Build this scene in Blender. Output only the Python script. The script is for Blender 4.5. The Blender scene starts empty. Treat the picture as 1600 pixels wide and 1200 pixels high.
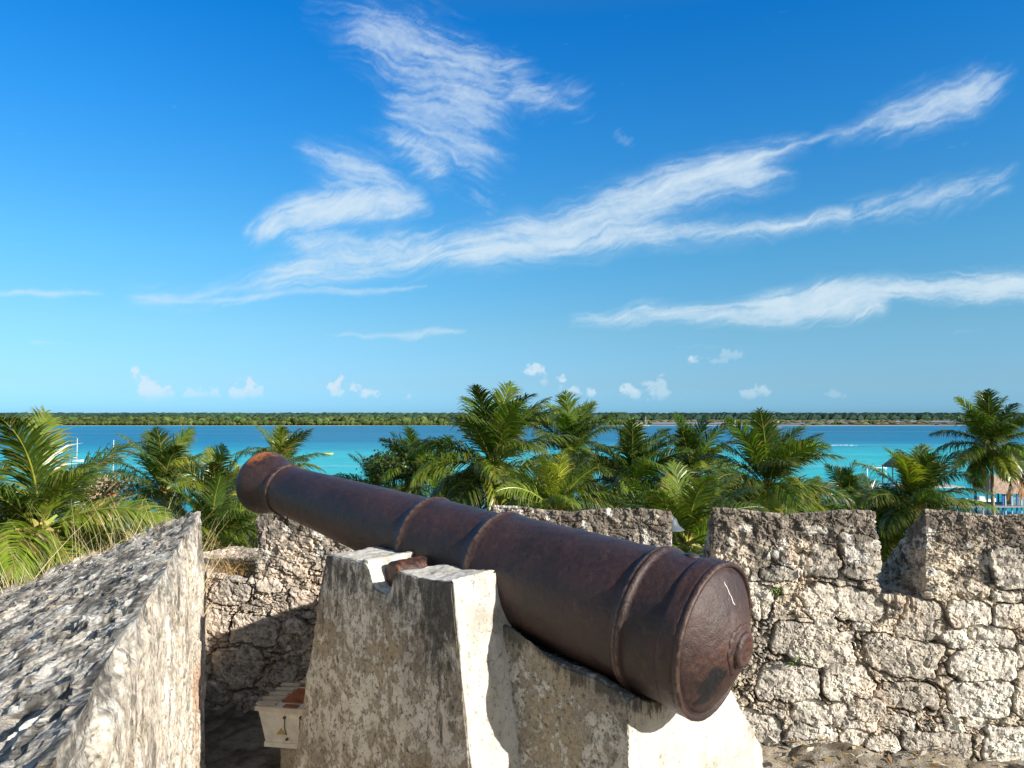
import bpy, math, random
import numpy as np
from mathutils import Vector
R_ = math.radians
C = bpy.context.scene.collection
SC = bpy.context.scene
PI = math.pi

# ------------------------------------------------------------------ camera, sky, sun, exposure
EYE = np.array([0.0, 0.0, 1.74])
PITCH = R_(2.34)
F = 1200.0                                   # focal length for a picture 1600 wide
cam = bpy.data.objects.new('camera', bpy.data.cameras.new('camera'))
C.objects.link(cam)
cam.location = EYE
cam.rotation_euler = (R_(90) + PITCH, 0, 0)
cam.data.sensor_width = 36
cam.data.lens = 27
cam.data.clip_start = 0.05
cam.data.clip_end = 60000
SC.camera = cam

SUN_AZ = (0.834, -0.552)                       # horizontal direction towards the sun
SUN_EL = R_(23.5)
world = bpy.data.worlds.new('World')
SC.world = world
world.use_nodes = True
wt = world.node_tree
wt.nodes.clear()
wo = wt.nodes.new('ShaderNodeOutputWorld')
wb = wt.nodes.new('ShaderNodeBackground')
sky = wt.nodes.new('ShaderNodeTexSky')
sky.sky_type = 'NISHITA'
sky.sun_disc = False
sky.sun_elevation = SUN_EL
sky.sun_rotation = math.atan2(SUN_AZ[0], SUN_AZ[1])
sky.altitude = 0
sky.air_density = 1.0
sky.dust_density = 0.3
sky.ozone_density = 2.0
# the photograph's deep tropical blue: the clear sky is filtered by height above the horizon
wtc = wt.nodes.new('ShaderNodeTexCoord')
wsp = wt.nodes.new('ShaderNodeSeparateXYZ')
wt.links.new(wtc.outputs['Generated'], wsp.inputs[0])
wr = wt.nodes.new('ShaderNodeValToRGB')
SKY = [(0.0, (.25, .60, 1.30)), (.012, (.275, .63, 1.30)), (.041, (.34, .60, 1.0)), (.107, (.39, .68, .87)), (.20, (.31, .77, .99)),
       (.35, (.13, .75, 1.22)), (.465, (.04, .70, 1.32)), (.52, (.20, .74, 1.2)), (.64, (1.0, 0.95, 0.9))]
el_ = wr.color_ramp.elements
el_[0].position = SKY[0][0]; el_[1].position = SKY[-1][0]
while len(el_) < len(SKY): el_.new(0.5)
for i_, (p_, c_) in enumerate(SKY):
    el_[i_].position = p_
for e_, (p_, c_) in zip(el_, SKY):
    e_.color = (*[x/1.4 for x in c_], 1)
wt.links.new(wsp.outputs[2], wr.inputs[0])
wm = wt.nodes.new('ShaderNodeMix'); wm.data_type = 'RGBA'; wm.blend_type = 'MULTIPLY'
wm.inputs[0].default_value = 1.0
# the filter belongs to the half of the sky away from the sun
wf_ = wt.nodes.new('ShaderNodeMapRange'); wf_.inputs['From Min'].default_value = -0.25; wf_.inputs['From Max'].default_value = 0.45
wt.links.new(wsp.outputs[1], wf_.inputs['Value'])
wn_ = wt.nodes.new('ShaderNodeMix'); wn_.data_type = 'RGBA'
wn_.inputs[6].default_value = (0.72, 0.68, 0.62, 1)
wt.links.new(wf_.outputs[0], wn_.inputs[0]); wt.links.new(wr.outputs[0], wn_.inputs[7])
wt.links.new(sky.outputs[0], wm.inputs[6]); wt.links.new(wn_.outputs[2], wm.inputs[7])
wt.links.new(wm.outputs[2], wb.inputs[0])
wb.inputs[1].default_value = 0.093*1.4  # x1.4 undoes the filter's scaling, so 0.093 in all
wt.links.new(wb.outputs[0], wo.inputs[0])

sl = bpy.data.lights.new('sun', 'SUN')
sl.energy = 5.0
sl.angle = R_(0.5)
sl.color = (1.0, 0.94, 0.84)
sun = bpy.data.objects.new('sun', sl)
C.objects.link(sun)
h_ = math.hypot(*SUN_AZ)
sv = Vector((SUN_AZ[0]/h_*math.cos(SUN_EL), SUN_AZ[1]/h_*math.cos(SUN_EL), math.sin(SUN_EL)))
sun.rotation_euler = sv.to_track_quat('Z', 'Y').to_euler()
sun.location = (6, -4, 6)
SC.view_settings.view_transform = 'Standard'
SC.view_settings.look = 'None'
SC.view_settings.gamma = 1
SC.view_settings.exposure = 0.75
SC.cycles.max_bounces = 6
SC.cycles.transparent_max_bounces = 12

# ------------------------------------------------------------------ geometry of the photograph
CF = np.array([0, math.cos(PITCH), math.sin(PITCH)])
CU = np.array([0, -math.sin(PITCH), math.cos(PITCH)])
CR = np.array([1.0, 0, 0])
def ray(px, py):
    return CF + CR*((px-800)/F) - CU*((py-600)/F)
def at_y(px, py, Y):
    r = ray(px, py)
    return EYE + r*(Y/r[1])
def at_z(px, py, Z):
    r = ray(px, py)
    return EYE + r*((Z-EYE[2])/r[2])
def proj(d):
    d = np.asarray(d)
    f = d@CF
    return 800+F*(d@CR)/f, 600-F*(d@CU)/f

# ------------------------------------------------------------------ noise in numpy
def _h(ix, iy, iz, seed):
    with np.errstate(over='ignore'):
        n = (ix.astype(np.uint32)*np.uint32(374761393) + iy.astype(np.uint32)*np.uint32(668265263)
             + iz.astype(np.uint32)*np.uint32(2147483647 & 1274126177) + np.uint32((seed*362437+12345) & 0xffffffff))
        n = (n ^ (n >> np.uint32(13)))*np.uint32(1274126177)
        n = (n ^ (n >> np.uint32(15)))*np.uint32(2246822519)
        n = n ^ (n >> np.uint32(16))
    return n.astype(np.float64)/4294967295.0
def vnoise(p, seed=0):
    i = np.floor(p).astype(np.int64)
    f = p-i
    f = f*f*f*(f*(f*6-15)+10)
    r = 0
    for a in (0, 1):
        wa = f[:, 0] if a else 1-f[:, 0]
        for b in (0, 1):
            wb_ = f[:, 1] if b else 1-f[:, 1]
            for c in (0, 1):
                wc = f[:, 2] if c else 1-f[:, 2]
                r = r + wa*wb_*wc*_h(i[:, 0]+a, i[:, 1]+b, i[:, 2]+c, seed)
    return r*2-1
def fbm(p, octv=4, seed=0, gain=0.5, lac=2.03):
    s, a, t = 0, 1.0, 0
    for k in range(octv):
        s = s + a*vnoise(p*(lac**k)+k*17.3, seed+k)
        t += a
        a *= gain
    return s/t
def ridged(p, octv=4, seed=0):
    s, a, t = 0, 1.0, 0
    for k in range(octv):
        s = s + a*(1-2*np.abs(vnoise(p*(2.07**k)+k*11.1, seed+k)))
        t += a
        a *= 0.5
    return s/t
def voronoi(p, seed=0):
    i = np.floor(p).astype(np.int64)
    f1 = np.full(len(p), 9.0); f2 = np.full(len(p), 9.0); cid = np.zeros(len(p))
    for a in (-1, 0, 1):
        for b in (-1, 0, 1):
            for c in (-1, 0, 1):
                q = i+np.array([a, b, c])
                o = np.stack([_h(q[:, 0], q[:, 1], q[:, 2], seed+k) for k in (1, 2, 3)], 1)*0.85+0.075
                d = np.sqrt((((q+o)-p)**2).sum(1))
                hh = _h(q[:, 0], q[:, 1], q[:, 2], seed+9)
                near = d < f1
                f2 = np.where(near, f1, np.minimum(f2, d))
                cid = np.where(near, hh, cid)
                f1 = np.where(near, d, f1)
    return f1, f2, cid
def facets(p, seed=0, tilt=1.0):
    """broken rock: every cell is a tilted flat chip"""
    i = np.floor(p).astype(np.int64)
    f1 = np.full(len(p), 9.0); f2 = np.full(len(p), 9.0); h = np.zeros(len(p))
    for a in (-1, 0, 1):
        for b in (-1, 0, 1):
            for c in (-1, 0, 1):
                q = i+np.array([a, b, c])
                r = [_h(q[:, 0], q[:, 1], q[:, 2], seed+k) for k in range(1, 8)]
                v = p-(q+np.stack(r[:3], 1)*0.9+0.05)
                d = np.abs(v).sum(1)*0.35+np.sqrt((v**2).sum(1))*0.65
                near = d < f1
                hh = (r[6]-0.5)+tilt*((r[3]-0.5)*v[:, 0]+(r[4]-0.5)*v[:, 1]+(r[5]-0.5)*v[:, 2])*2
                f2 = np.where(near, f1, np.minimum(f2, d))
                h = np.where(near, hh, h); f1 = np.where(near, d, f1)
    return h, f2-f1
def sst(a, b, x):
    t = np.clip((x-a)/(b-a), 0, 1)
    return t*t*(3-2*t)
def lerp(a, b, t):
    return a+(b-a)*t
def mixc(c0, c1, t):
    return c0*(1-t[:, None])+np.asarray(c1)*t[:, None]

# ------------------------------------------------------------------ objects
WPOS = {}
def tag(o, label=None, cat=None, group=None, kind=None):
    if label: o['label'] = label
    if cat: o['category'] = cat
    if group: o['group'] = group
    if kind: o['kind'] = kind
    return o
def thing(name, loc, label, cat, group=None):
    o = bpy.data.objects.new(name, None)
    o.empty_display_size = 0.2
    C.objects.link(o)
    o.location = loc
    WPOS[o.name] = np.array(loc, float)
    return tag(o, label, cat, group)
def mesh_obj(name, V, Fa, mat, parent=None, smooth=True, col=None, extra=None, loops=None):
    """V Nx3 world coordinates; Fa list or array of faces"""
    V = np.asarray(V, float)
    off = WPOS[parent.name] if parent is not None else np.zeros(3)
    me = bpy.data.meshes.new(name)
    if isinstance(Fa, np.ndarray):
        n, k = Fa.shape
        me.vertices.add(len(V)); me.vertices.foreach_set('co', (V-off).ravel().astype(np.float32))
        me.loops.add(n*k); me.loops.foreach_set('vertex_index', Fa.ravel().astype(np.int32))
        me.polygons.add(n)
        me.polygons.foreach_set('loop_start', (np.arange(n)*k).astype(np.int32))
        me.polygons.foreach_set('loop_total', np.full(n, k, np.int32))
        me.update(calc_edges=True)
    else:
        me.from_pydata((V-off).tolist(), [], Fa)
        me.update()
    me.polygons.foreach_set('use_smooth', np.full(len(me.polygons), smooth))
    if col is not None:
        ca = me.color_attributes.new('Col', 'FLOAT_COLOR', 'POINT')
        cc = np.ones((len(V), 4), np.float32); cc[:, :3] = col
        ca.data.foreach_set('color', cc.ravel())
    for k, arr in (extra or {}).items():
        at = me.attributes.new(k, 'FLOAT', 'POINT')
        at.data.foreach_set('value', arr.astype(np.float32))
    me.validate()
    if mat: me.materials.append(mat)
    o = bpy.data.objects.new(name, me)
    C.objects.link(o)
    WPOS[o.name] = off.copy()
    if parent is not None: o.parent = parent
    return o
class MB:
    """collects small solids into one mesh"""
    def __init__(s): s.v = []; s.f = []; s.c = []; s.n = 0
    def add(s, V, Fs, col=None):
        V = np.asarray(V, float)
        s.v.append(V); s.f += [tuple(int(i)+s.n for i in f) for f in Fs]
        s.c.append(np.tile(np.array(col if col is not None else (.5, .5, .5)), (len(V), 1)))
        s.n += len(V)
    def box(s, lo, hi, col=None, rz=0, piv=None):
        x0, y0, z0 = lo; x1, y1, z1 = hi
        V = np.array([(x, y, z) for z in (z0, z1) for y in (y0, y1) for x in (x0, x1)], float)
        if rz:
            p = np.array(piv if piv is not None else ((x0+x1)/2, (y0+y1)/2, 0), float)
            c, n = math.cos(rz), math.sin(rz)
            d = V-p
            V = p+np.stack([d[:, 0]*c-d[:, 1]*n, d[:, 0]*n+d[:, 1]*c, d[:, 2]], 1)
        s.add(V, [(0, 2, 3, 1), (4, 5, 7, 6), (0, 1, 5, 4), (2, 6, 7, 3), (0, 4, 6, 2), (1, 3, 7, 5)], col)
    def tube(s, pts, rad, n=8, col=None, cap=True):
        pts = [np.array(p, float) for p in pts]
        if not hasattr(rad, '__len__'): rad = [rad]*len(pts)
        V = []
        for i, p in enumerate(pts):
            t = pts[min(i+1, len(pts)-1)]-pts[max(i-1, 0)]
            t /= np.linalg.norm(t)+1e-9
            a = np.cross(t, (0, 0, 1)) if abs(t[2]) < 0.9 else np.cross(t, (1, 0, 0))
            a /= np.linalg.norm(a); b = np.cross(t, a)
            for k in range(n):
                w = 2*PI*k/n
                V.append(p+rad[i]*(a*math.cos(w)+b*math.sin(w)))
        Fs = []
        for i in range(len(pts)-1):
            for k in range(n):
                Fs.append((i*n+k, i*n+(k+1) % n, (i+1)*n+(k+1) % n, (i+1)*n+k))
        if cap:
            Fs.append(tuple(range(n))[::-1]); Fs.append(tuple((len(pts)-1)*n+k for k in range(n)))
        s.add(V, Fs, col)
    def build(s, name, mat, parent=None, smooth=False):
        return mesh_obj(name, np.concatenate(s.v), s.f, mat, parent, smooth, np.concatenate(s.c))

def shell(n, mapfn, skip=()):
    """surface lattice of a mapped unit cube; returns verts, quads, params"""
    nx, ny, nz = n
    faces = []
    def grid(ax, val, na, nb):
        i, j = np.meshgrid(np.arange(na+1), np.arange(nb+1), indexing='ij')
        k = np.full_like(i, val)
        if ax == 0: return k, i, j
        if ax == 1: return i, k, j
        return i, j, k
    allk, quads, base = [], [], 0
    for ax, (na, nb, nn) in ((0, (ny, nz, nx)), (1, (nx, nz, ny)), (2, (nx, ny, nz))):
        for side in (0, 1):
            if (ax, side) in skip: continue
            I, J, K = grid(ax, nn if side else 0, na, nb)
            key = (I.astype(np.int64)*(ny+1)+J)*(nz+1)+K
            idx = np.arange(key.size).reshape(key.shape)+base
            q = np.stack([idx[:-1, :-1], idx[1:, :-1], idx[1:, 1:], idx[:-1, 1:]], -1).reshape(-1, 4)
            flip = (side == 0) if ax != 1 else (side == 1)
            if flip: q = q[:, ::-1]
            quads.append(q); allk.append(key.ravel()); base += key.size
    keys = np.concatenate(allk)
    uq, inv = np.unique(keys, return_inverse=True)
    Q = inv[np.concatenate(quads)]
    c = uq % (nz+1); b = (uq//(nz+1)) % (ny+1); a = uq//((nz+1)*(ny+1))
    a = a/nx; b = b/ny; c = c/nz
    return mapfn(a, b, c), Q, (a, b, c)
def vnormals(V, Q):
    d1 = V[Q[:, 2]]-V[Q[:, 0]]; d2 = V[Q[:, 3]]-V[Q[:, 1]]
    fn = np.cross(d1, d2)
    N = np.zeros_like(V)
    for k in range(4):
        for ax in range(3):
            N[:, ax] += np.bincount(Q[:, k], fn[:, ax], len(V))
    return N/(np.linalg.norm(N, axis=1)[:, None]+1e-12)

# ------------------------------------------------------------------ materials
def mat(name):
    m = bpy.data.materials.new(name); m.use_nodes = True
    nt = m.node_tree; nt.nodes.clear()
    out = nt.nodes.new('ShaderNodeOutputMaterial')
    return m, nt, out
def nd(nt, typ, **kw):
    n = nt.nodes.new(typ)
    for k, v in kw.items():
        if k in n.inputs: n.inputs[k].default_value = v
        else: setattr(n, k, v)
    return n
def coords(nt, scale=(1, 1, 1)):
    tc = nt.nodes.new('ShaderNodeNewGeometry')
    mp = nt.nodes.new('ShaderNodeMapping'); mp.inputs['Scale'].default_value = scale
    nt.links.new(tc.outputs['Position'], mp.inputs['Vector'])
    return mp.outputs[0]
def noise_n(nt, vec, scale, detail=4, rough=0.55, dist=0.0):
    n = nd(nt, 'ShaderNodeTexNoise', Scale=scale, Detail=detail, Roughness=rough, Distortion=dist)
    nt.links.new(vec, n.inputs['Vector'])
    return n.outputs['Fac']
def ramp(nt, fac, stops):
    r = nt.nodes.new('ShaderNodeValToRGB')
    e = r.color_ramp.elements
    e[0].position, e[0].color = stops[0][0], (*stops[0][1], 1)
    e[1].position, e[1].color = stops[-1][0], (*stops[-1][1], 1)
    for p, c in stops[1:-1]:
        x = e.new(p); x.color = (*c, 1)
    nt.links.new(fac, r.inputs[0])
    return r.outputs[0]
def rampf(nt, fac, a, b):
    r = nd(nt, 'ShaderNodeMapRange'); r.interpolation_type = 'SMOOTHSTEP'
    r.inputs['From Min'].default_value = a; r.inputs['From Max'].default_value = b
    nt.links.new(fac, r.inputs['Value'])
    return r.outputs[0]
def mixn(nt, fac, a, b, mode='MIX'):
    m = nt.nodes.new('ShaderNodeMix'); m.data_type = 'RGBA'; m.blend_type = mode
    for sock, v in ((m.inputs['Factor'], fac), (m.inputs['A'], a), (m.inputs['B'], b)):
        if hasattr(v, 'is_linked') or hasattr(v, 'links'): nt.links.new(v, sock)
        elif isinstance(v, (int, float)): sock.default_value = v
        else: sock.default_value = (*v, 1)
    return m.outputs['Result']
# the Mix node has several sockets sharing one name; fetch the colour ones explicitly
def mixn(nt, fac, a, b, mode='MIX'):
    m = nt.nodes.new('ShaderNodeMix'); m.data_type = 'RGBA'; m.blend_type = mode
    fs, A, B = m.inputs[0], m.inputs[6], m.inputs[7]
    for sock, v in ((fs, fac), (A, a), (B, b)):
        if isinstance(v, bpy.types.NodeSocket): nt.links.new(v, sock)
        elif isinstance(v, (int, float)): sock.default_value = v
        else: sock.default_value = (*v, 1)
    return m.outputs[2]
def mth(nt, op, a, b=0.0, c=0.0):
    m = nt.nodes.new('ShaderNodeMath'); m.operation = op
    for s, v in zip(m.inputs, (a, b, c)):
        if isinstance(v, bpy.types.NodeSocket): nt.links.new(v, s)
        else: s.default_value = v
    return m.outputs[0]
def bump(nt, hgt, strength, dist, prev=None):
    b = nd(nt, 'ShaderNodeBump', Strength=strength, Distance=dist)
    nt.links.new(hgt, b.inputs['Height'])
    if prev is not None: nt.links.new(prev, b.inputs['Normal'])
    return b.outputs[0]
def pbsdf(nt, out, color, rough=0.8, normal=None, metallic=0.0, spec=0.5):
    p = nt.nodes.new('ShaderNodeBsdfPrincipled')
    if isinstance(color, bpy.types.NodeSocket): nt.links.new(color, p.inputs['Base Color'])
    else: p.inputs['Base Color'].default_value = (*color, 1)
    if isinstance(rough, bpy.types.NodeSocket): nt.links.new(rough, p.inputs['Roughness'])
    else: p.inputs['Roughness'].default_value = rough
    p.inputs['Metallic'].default_value = metallic
    p.inputs['Specular IOR Level'].default_value = spec
    if normal is not None: nt.links.new(normal, p.inputs['Normal'])
    nt.links.new(p.outputs[0], out.inputs['Surface'])
    return p
def attr(nt, name='Col'):
    a = nt.nodes.new('ShaderNodeAttribute'); a.attribute_name = name
    return a
def simple(name, color, rough=0.7, var=0.15, scale=8, spec=0.4, metallic=0.0, bumpd=0.0):
    m, nt, out = mat(name)
    v = coords(nt)
    n = noise_n(nt, v, scale, 5, 0.6)
    lo = tuple(c*(1-var) for c in color); hi = tuple(min(1, c*(1+var)) for c in color)
    col = ramp(nt, n, [(0.3, lo), (0.7, hi)])
    nm = bump(nt, n, 0.5, bumpd) if bumpd else None
    pbsdf(nt, out, col, rough, nm, metallic, spec)
    return m
def colmat(name, rough=0.8, var=0.2, scale=10, spec=0.3, bumpd=0.0):
    m, nt, out = mat(name)
    v = coords(nt)
    n = noise_n(nt, v, scale, 5, 0.6)
    f = ramp(nt, n, [(0.3, (1-var,)*3), (0.7, (1+var,)*3)])
    col = mixn(nt, 1.0, attr(nt).outputs['Color'], f, 'MULTIPLY')
    nm = bump(nt, n, 0.6, bumpd) if bumpd else None
    pbsdf(nt, out, col, rough, nm, 0, spec)
    return m

# weathered coral limestone: colour per point comes from the mesh, fine grain and pits from nodes
def stone_mat():
    m, nt, out = mat('weathered_limestone')
    v = coords(nt)
    a = attr(nt).outputs['Color']
    n1 = noise_n(nt, v, 26, 8, 0.68, 0.3)
    n2 = noise_n(nt, v, 110, 5, 0.65)
    f1 = ramp(nt, n1, [(0.28, (0.52, 0.50, 0.48)), (0.45, (0.90, 0.89, 0.88)), (0.6, (1.06, 1.05, 1.03)), (0.75, (1.25, 1.24, 1.22))])
    f2 = ramp(nt, n2, [(0.30, (0.66, 0.64, 0.62)), (0.46, (1.0, 1.0, 1.0)), (0.72, (1.15, 1.14, 1.12))])
    c = mixn(nt, 1.0, a, f1, 'MULTIPLY')
    c = mixn(nt, 1.0, c, f2, 'MULTIPLY')
    n4 = noise_n(nt, v, 42, 11, 0.78)
    c = mixn(nt, mth(nt, 'MULTIPLY', rampf(nt, n4, 0.55, 0.63), 0.42), c, (0.055, 0.05, 0.045))
    vo = nd(nt, 'ShaderNodeTexVoronoi', Scale=48.0); nt.links.new(v, vo.inputs['Vector'])
    pit = rampf(nt, vo.outputs['Distance'], 0.05, 0.42)
    pn = noise_n(nt, v, 6, 3)
    pit = mth(nt, 'MAXIMUM', pit, rampf(nt, pn, 0.56, 0.44))
    b1 = bump(nt, n1, 0.9, 0.012)
    b2 = bump(nt, n2, 0.9, 0.005, b1)
    b3 = bump(nt, pit, 0.8, 0.007, b2)
    pbsdf(nt, out, c, 0.93, b3, 0, 0.15)
    return m
STONE = stone_mat()

# old plaster flaking off in patches, dark runs down from the top edges
def plaster_mat():
    m, nt, out = mat('flaking_plaster')
    v = coords(nt)
    vz = coords(nt, (1, 1, 0.22))
    vm = coords(nt, (1, 1, 0.7))
    big = noise_n(nt, v, 2.6, 4, 0.55)
    under = ramp(nt, big, [(0.32, (0.36, 0.30, 0.205)), (0.5, (0.36, 0.325, 0.26)), (0.68, (0.35, 0.335, 0.29))])
    g = noise_n(nt, v, 55, 6, 0.7)
    under = mixn(nt, 1.0, under, ramp(nt, g, [(0.3, (0.62, 0.60, 0.58)), (0.65, (1.15, 1.15, 1.15))]), 'MULTIPLY')
    flake = noise_n(nt, vm, 24, 14, 0.80, 0.12)
    a = attr(nt)
    sep = nt.nodes.new('ShaderNodeSeparateColor'); nt.links.new(a.outputs['Color'], sep.inputs[0])
    th = mth(nt, 'ADD', flake, mth(nt, 'MULTIPLY', mth(nt, 'SUBTRACT', sep.outputs[0], 0.5), 0.6))
    th = mth(nt, 'ADD', th, mth(nt, 'MULTIPLY', mth(nt, 'SUBTRACT', big, 0.5), 0.35))
    fm = rampf(nt, th, 0.475, 0.525)
    skin = ramp(nt, noise_n(nt, v, 9, 6, 0.6), [(0.3, (0.46, 0.43, 0.375)), (0.55, (0.58, 0.555, 0.50)), (0.75, (0.61, 0.585, 0.535))])
    c = mixn(nt, fm, under, skin)
    grime = noise_n(nt, vm, 3.6, 9, 0.68)
    c = mixn(nt, 1.0, c, ramp(nt, grime, [(0.30, (0.50, 0.49, 0.47)), (0.47, (0.92, 0.91, 0.90)), (0.7, (1.12, 1.12, 1.12))]), 'MULTIPLY')
    # dark algae runs
    dk = noise_n(nt, vz, 24, 9, 0.74, 0.4)
    dm = mth(nt, 'ADD', dk, mth(nt, 'MULTIPLY', mth(nt, 'SUBTRACT', sep.outputs[1], 0.5), 0.55))
    dmask = rampf(nt, dm, 0.52, 0.66)
    c = mixn(nt, mth(nt, 'MULTIPLY', dmask, 0.85), c, (0.060, 0.058, 0.055))
    sp = noise_n(nt, v, 60, 8, 0.8)
    spm = rampf(nt, sp, 0.545, 0.60)
    c = mixn(nt, mth(nt, 'MULTIPLY', spm, sep.outputs[2]), c, (0.075, 0.065, 0.05))
    b0 = bump(nt, fm, 0.7, 0.004)
    b1 = bump(nt, g, 0.7, 0.005, b0)
    cr = nd(nt, 'ShaderNodeTexVoronoi', Scale=9.0); cr.feature = 'DISTANCE_TO_EDGE'
    wv = nt.nodes.new('ShaderNodeVectorMath'); wv.operation = 'ADD'
    nn = nd(nt, 'ShaderNodeTexNoise', Scale=7.0, Detail=5.0)
    nt.links.new(v, nn.inputs['Vector']); 
    sc_ = nt.nodes.new('ShaderNodeVectorMath'); sc_.operation = 'SCALE'; sc_.inputs['Scale'].default_value = 0.22
    nt.links.new(nn.outputs['Color'], sc_.inputs[0])
    nt.links.new(v, wv.inputs[0]); nt.links.new(sc_.outputs[0], wv.inputs[1]); nt.links.new(wv.outputs[0], cr.inputs['Vector'])
    crm = rampf(nt, cr.outputs['Distance'], 0.0, 0.010)
    gate = rampf(nt, noise_n(nt, v, 3.5, 3), 0.36, 0.46)
    crm = mth(nt, 'MAXIMUM', crm, gate)
    c = mixn(nt, crm, mixn(nt, 0.55, c, (0.1, 0.08, 0.06)), c)
    b2 = bump(nt, crm, 0.8, 0.005, b1)
    pbsdf(nt, out, c, 0.9, b2, 0, 0.2)
    return m
PLASTER = plaster_mat()

def rust_mat():
    m, nt, out = mat('painted_rusty_iron')
    v = coords(nt)
    n1 = noise_n(nt, v, 4.5, 7, 0.65, 0.4)
    n2 = noise_n(nt, v, 46, 8, 0.7)
    n3 = noise_n(nt, v, 190, 4, 0.65)
    c = ramp(nt, n1, [(0.30, (0.018, 0.0125, 0.0125)), (0.45, (0.034, 0.020, 0.0195)), (0.58, (0.046, 0.025, 0.023)), (0.74, (0.060, 0.029, 0.023))])
    c = mixn(nt, 1.0, c, ramp(nt, n2, [(0.28, (0.62, 0.62, 0.64)), (0.5, (1.0, 0.98, 0.97)), (0.72, (1.32, 1.24, 1.16))]), 'MULTIPLY')
    a = attr(nt); sep = nt.nodes.new('ShaderNodeSeparateColor'); nt.links.new(a.outputs['Color'], sep.inputs[0])
    # red: bright orange rust; green: bare scraped rings; blue: black paint
    om = mth(nt, 'MULTIPLY', sep.outputs[0], rampf(nt, mth(nt, 'ADD', n2, mth(nt, 'MULTIPLY', sep.outputs[0], 0.3)), 0.5, 0.75))
    c = mixn(nt, om, c, (0.42, 0.135, 0.025))
    bm_ = mth(nt, 'MULTIPLY', sep.outputs[1], rampf(nt, n2, 0.38, 0.6))
    c = mixn(nt, bm_, c, (0.21, 0.14, 0.10))
    km = mth(nt, 'MULTIPLY', sep.outputs[2], rampf(nt, mth(nt, 'ADD', n2, mth(nt, 'MULTIPLY', sep.outputs[2], 0.25)), 0.58, 0.68))
    c = mixn(nt, km, c, (0.012, 0.012, 0.014))
    tan = noise_n(nt, v, 17, 8, 0.72)
    c = mixn(nt, mth(nt, 'MULTIPLY', rampf(nt, tan, 0.57, 0.70), 0.30), c, (0.13, 0.085, 0.05))
    rg = ramp(nt, n2, [(0.3, (0.34,)*3), (0.7, (0.54,)*3)])
    b1 = bump(nt, n2, 0.6, 0.007)
    b2 = bump(nt, n3, 0.6, 0.002, b1)
    pbsdf(nt, out, c, rg, b2, 0.0, 0.42)
    return m
RUST = rust_mat()

def leaf_mat(name, gloss=0.32):
    m, nt, out = mat(name)
    v = coords(nt)
    n = noise_n(nt, v, 5, 3)
    f = ramp(nt, n, [(0.3, (0.75, 0.8, 0.7)), (0.7, (1.25, 1.2, 1.2))])
    c = mixn(nt, 1.0, attr(nt).outputs['Color'], f, 'MULTIPLY')
    p = nt.nodes.new('ShaderNodeBsdfPrincipled')
    nt.links.new(c, p.inputs['Base Color']); p.inputs['Roughness'].default_value = gloss
    p.inputs['Specular IOR Level'].default_value = 0.5
    t = nt.nodes.new('ShaderNodeBsdfTranslucent')
    c2 = mixn(nt, 1.0, c, (1.25, 1.6, 0.5), 'MULTIPLY'); nt.links.new(c2, t.inputs[0])
    mx = nt.nodes.new('ShaderNodeMixShader'); mx.inputs[0].default_value = 0.35
    nt.links.new(p.outputs[0], mx.inputs[1]); nt.links.new(t.outputs[0], mx.inputs[2])
    nt.links.new(mx.outputs[0], out.inputs[0])
    return m
LEAF = leaf_mat('palm_leaf')
BROAD = leaf_mat('broad_leaf', 0.45)
GRASS = colmat('dry_grass', 0.8, 0.2, 30)
BARK = colmat('palm_bark', 0.9, 0.35, 18, 0.2, 0.02)
COLM = colmat('coloured_paint', 0.5, 0.12, 3)
WOODM = colmat('weathered_timber', 0.8, 0.25, 6)
FAR = colmat('distant_foliage', 0.9, 0.3, 0.08, 0.1)

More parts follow.
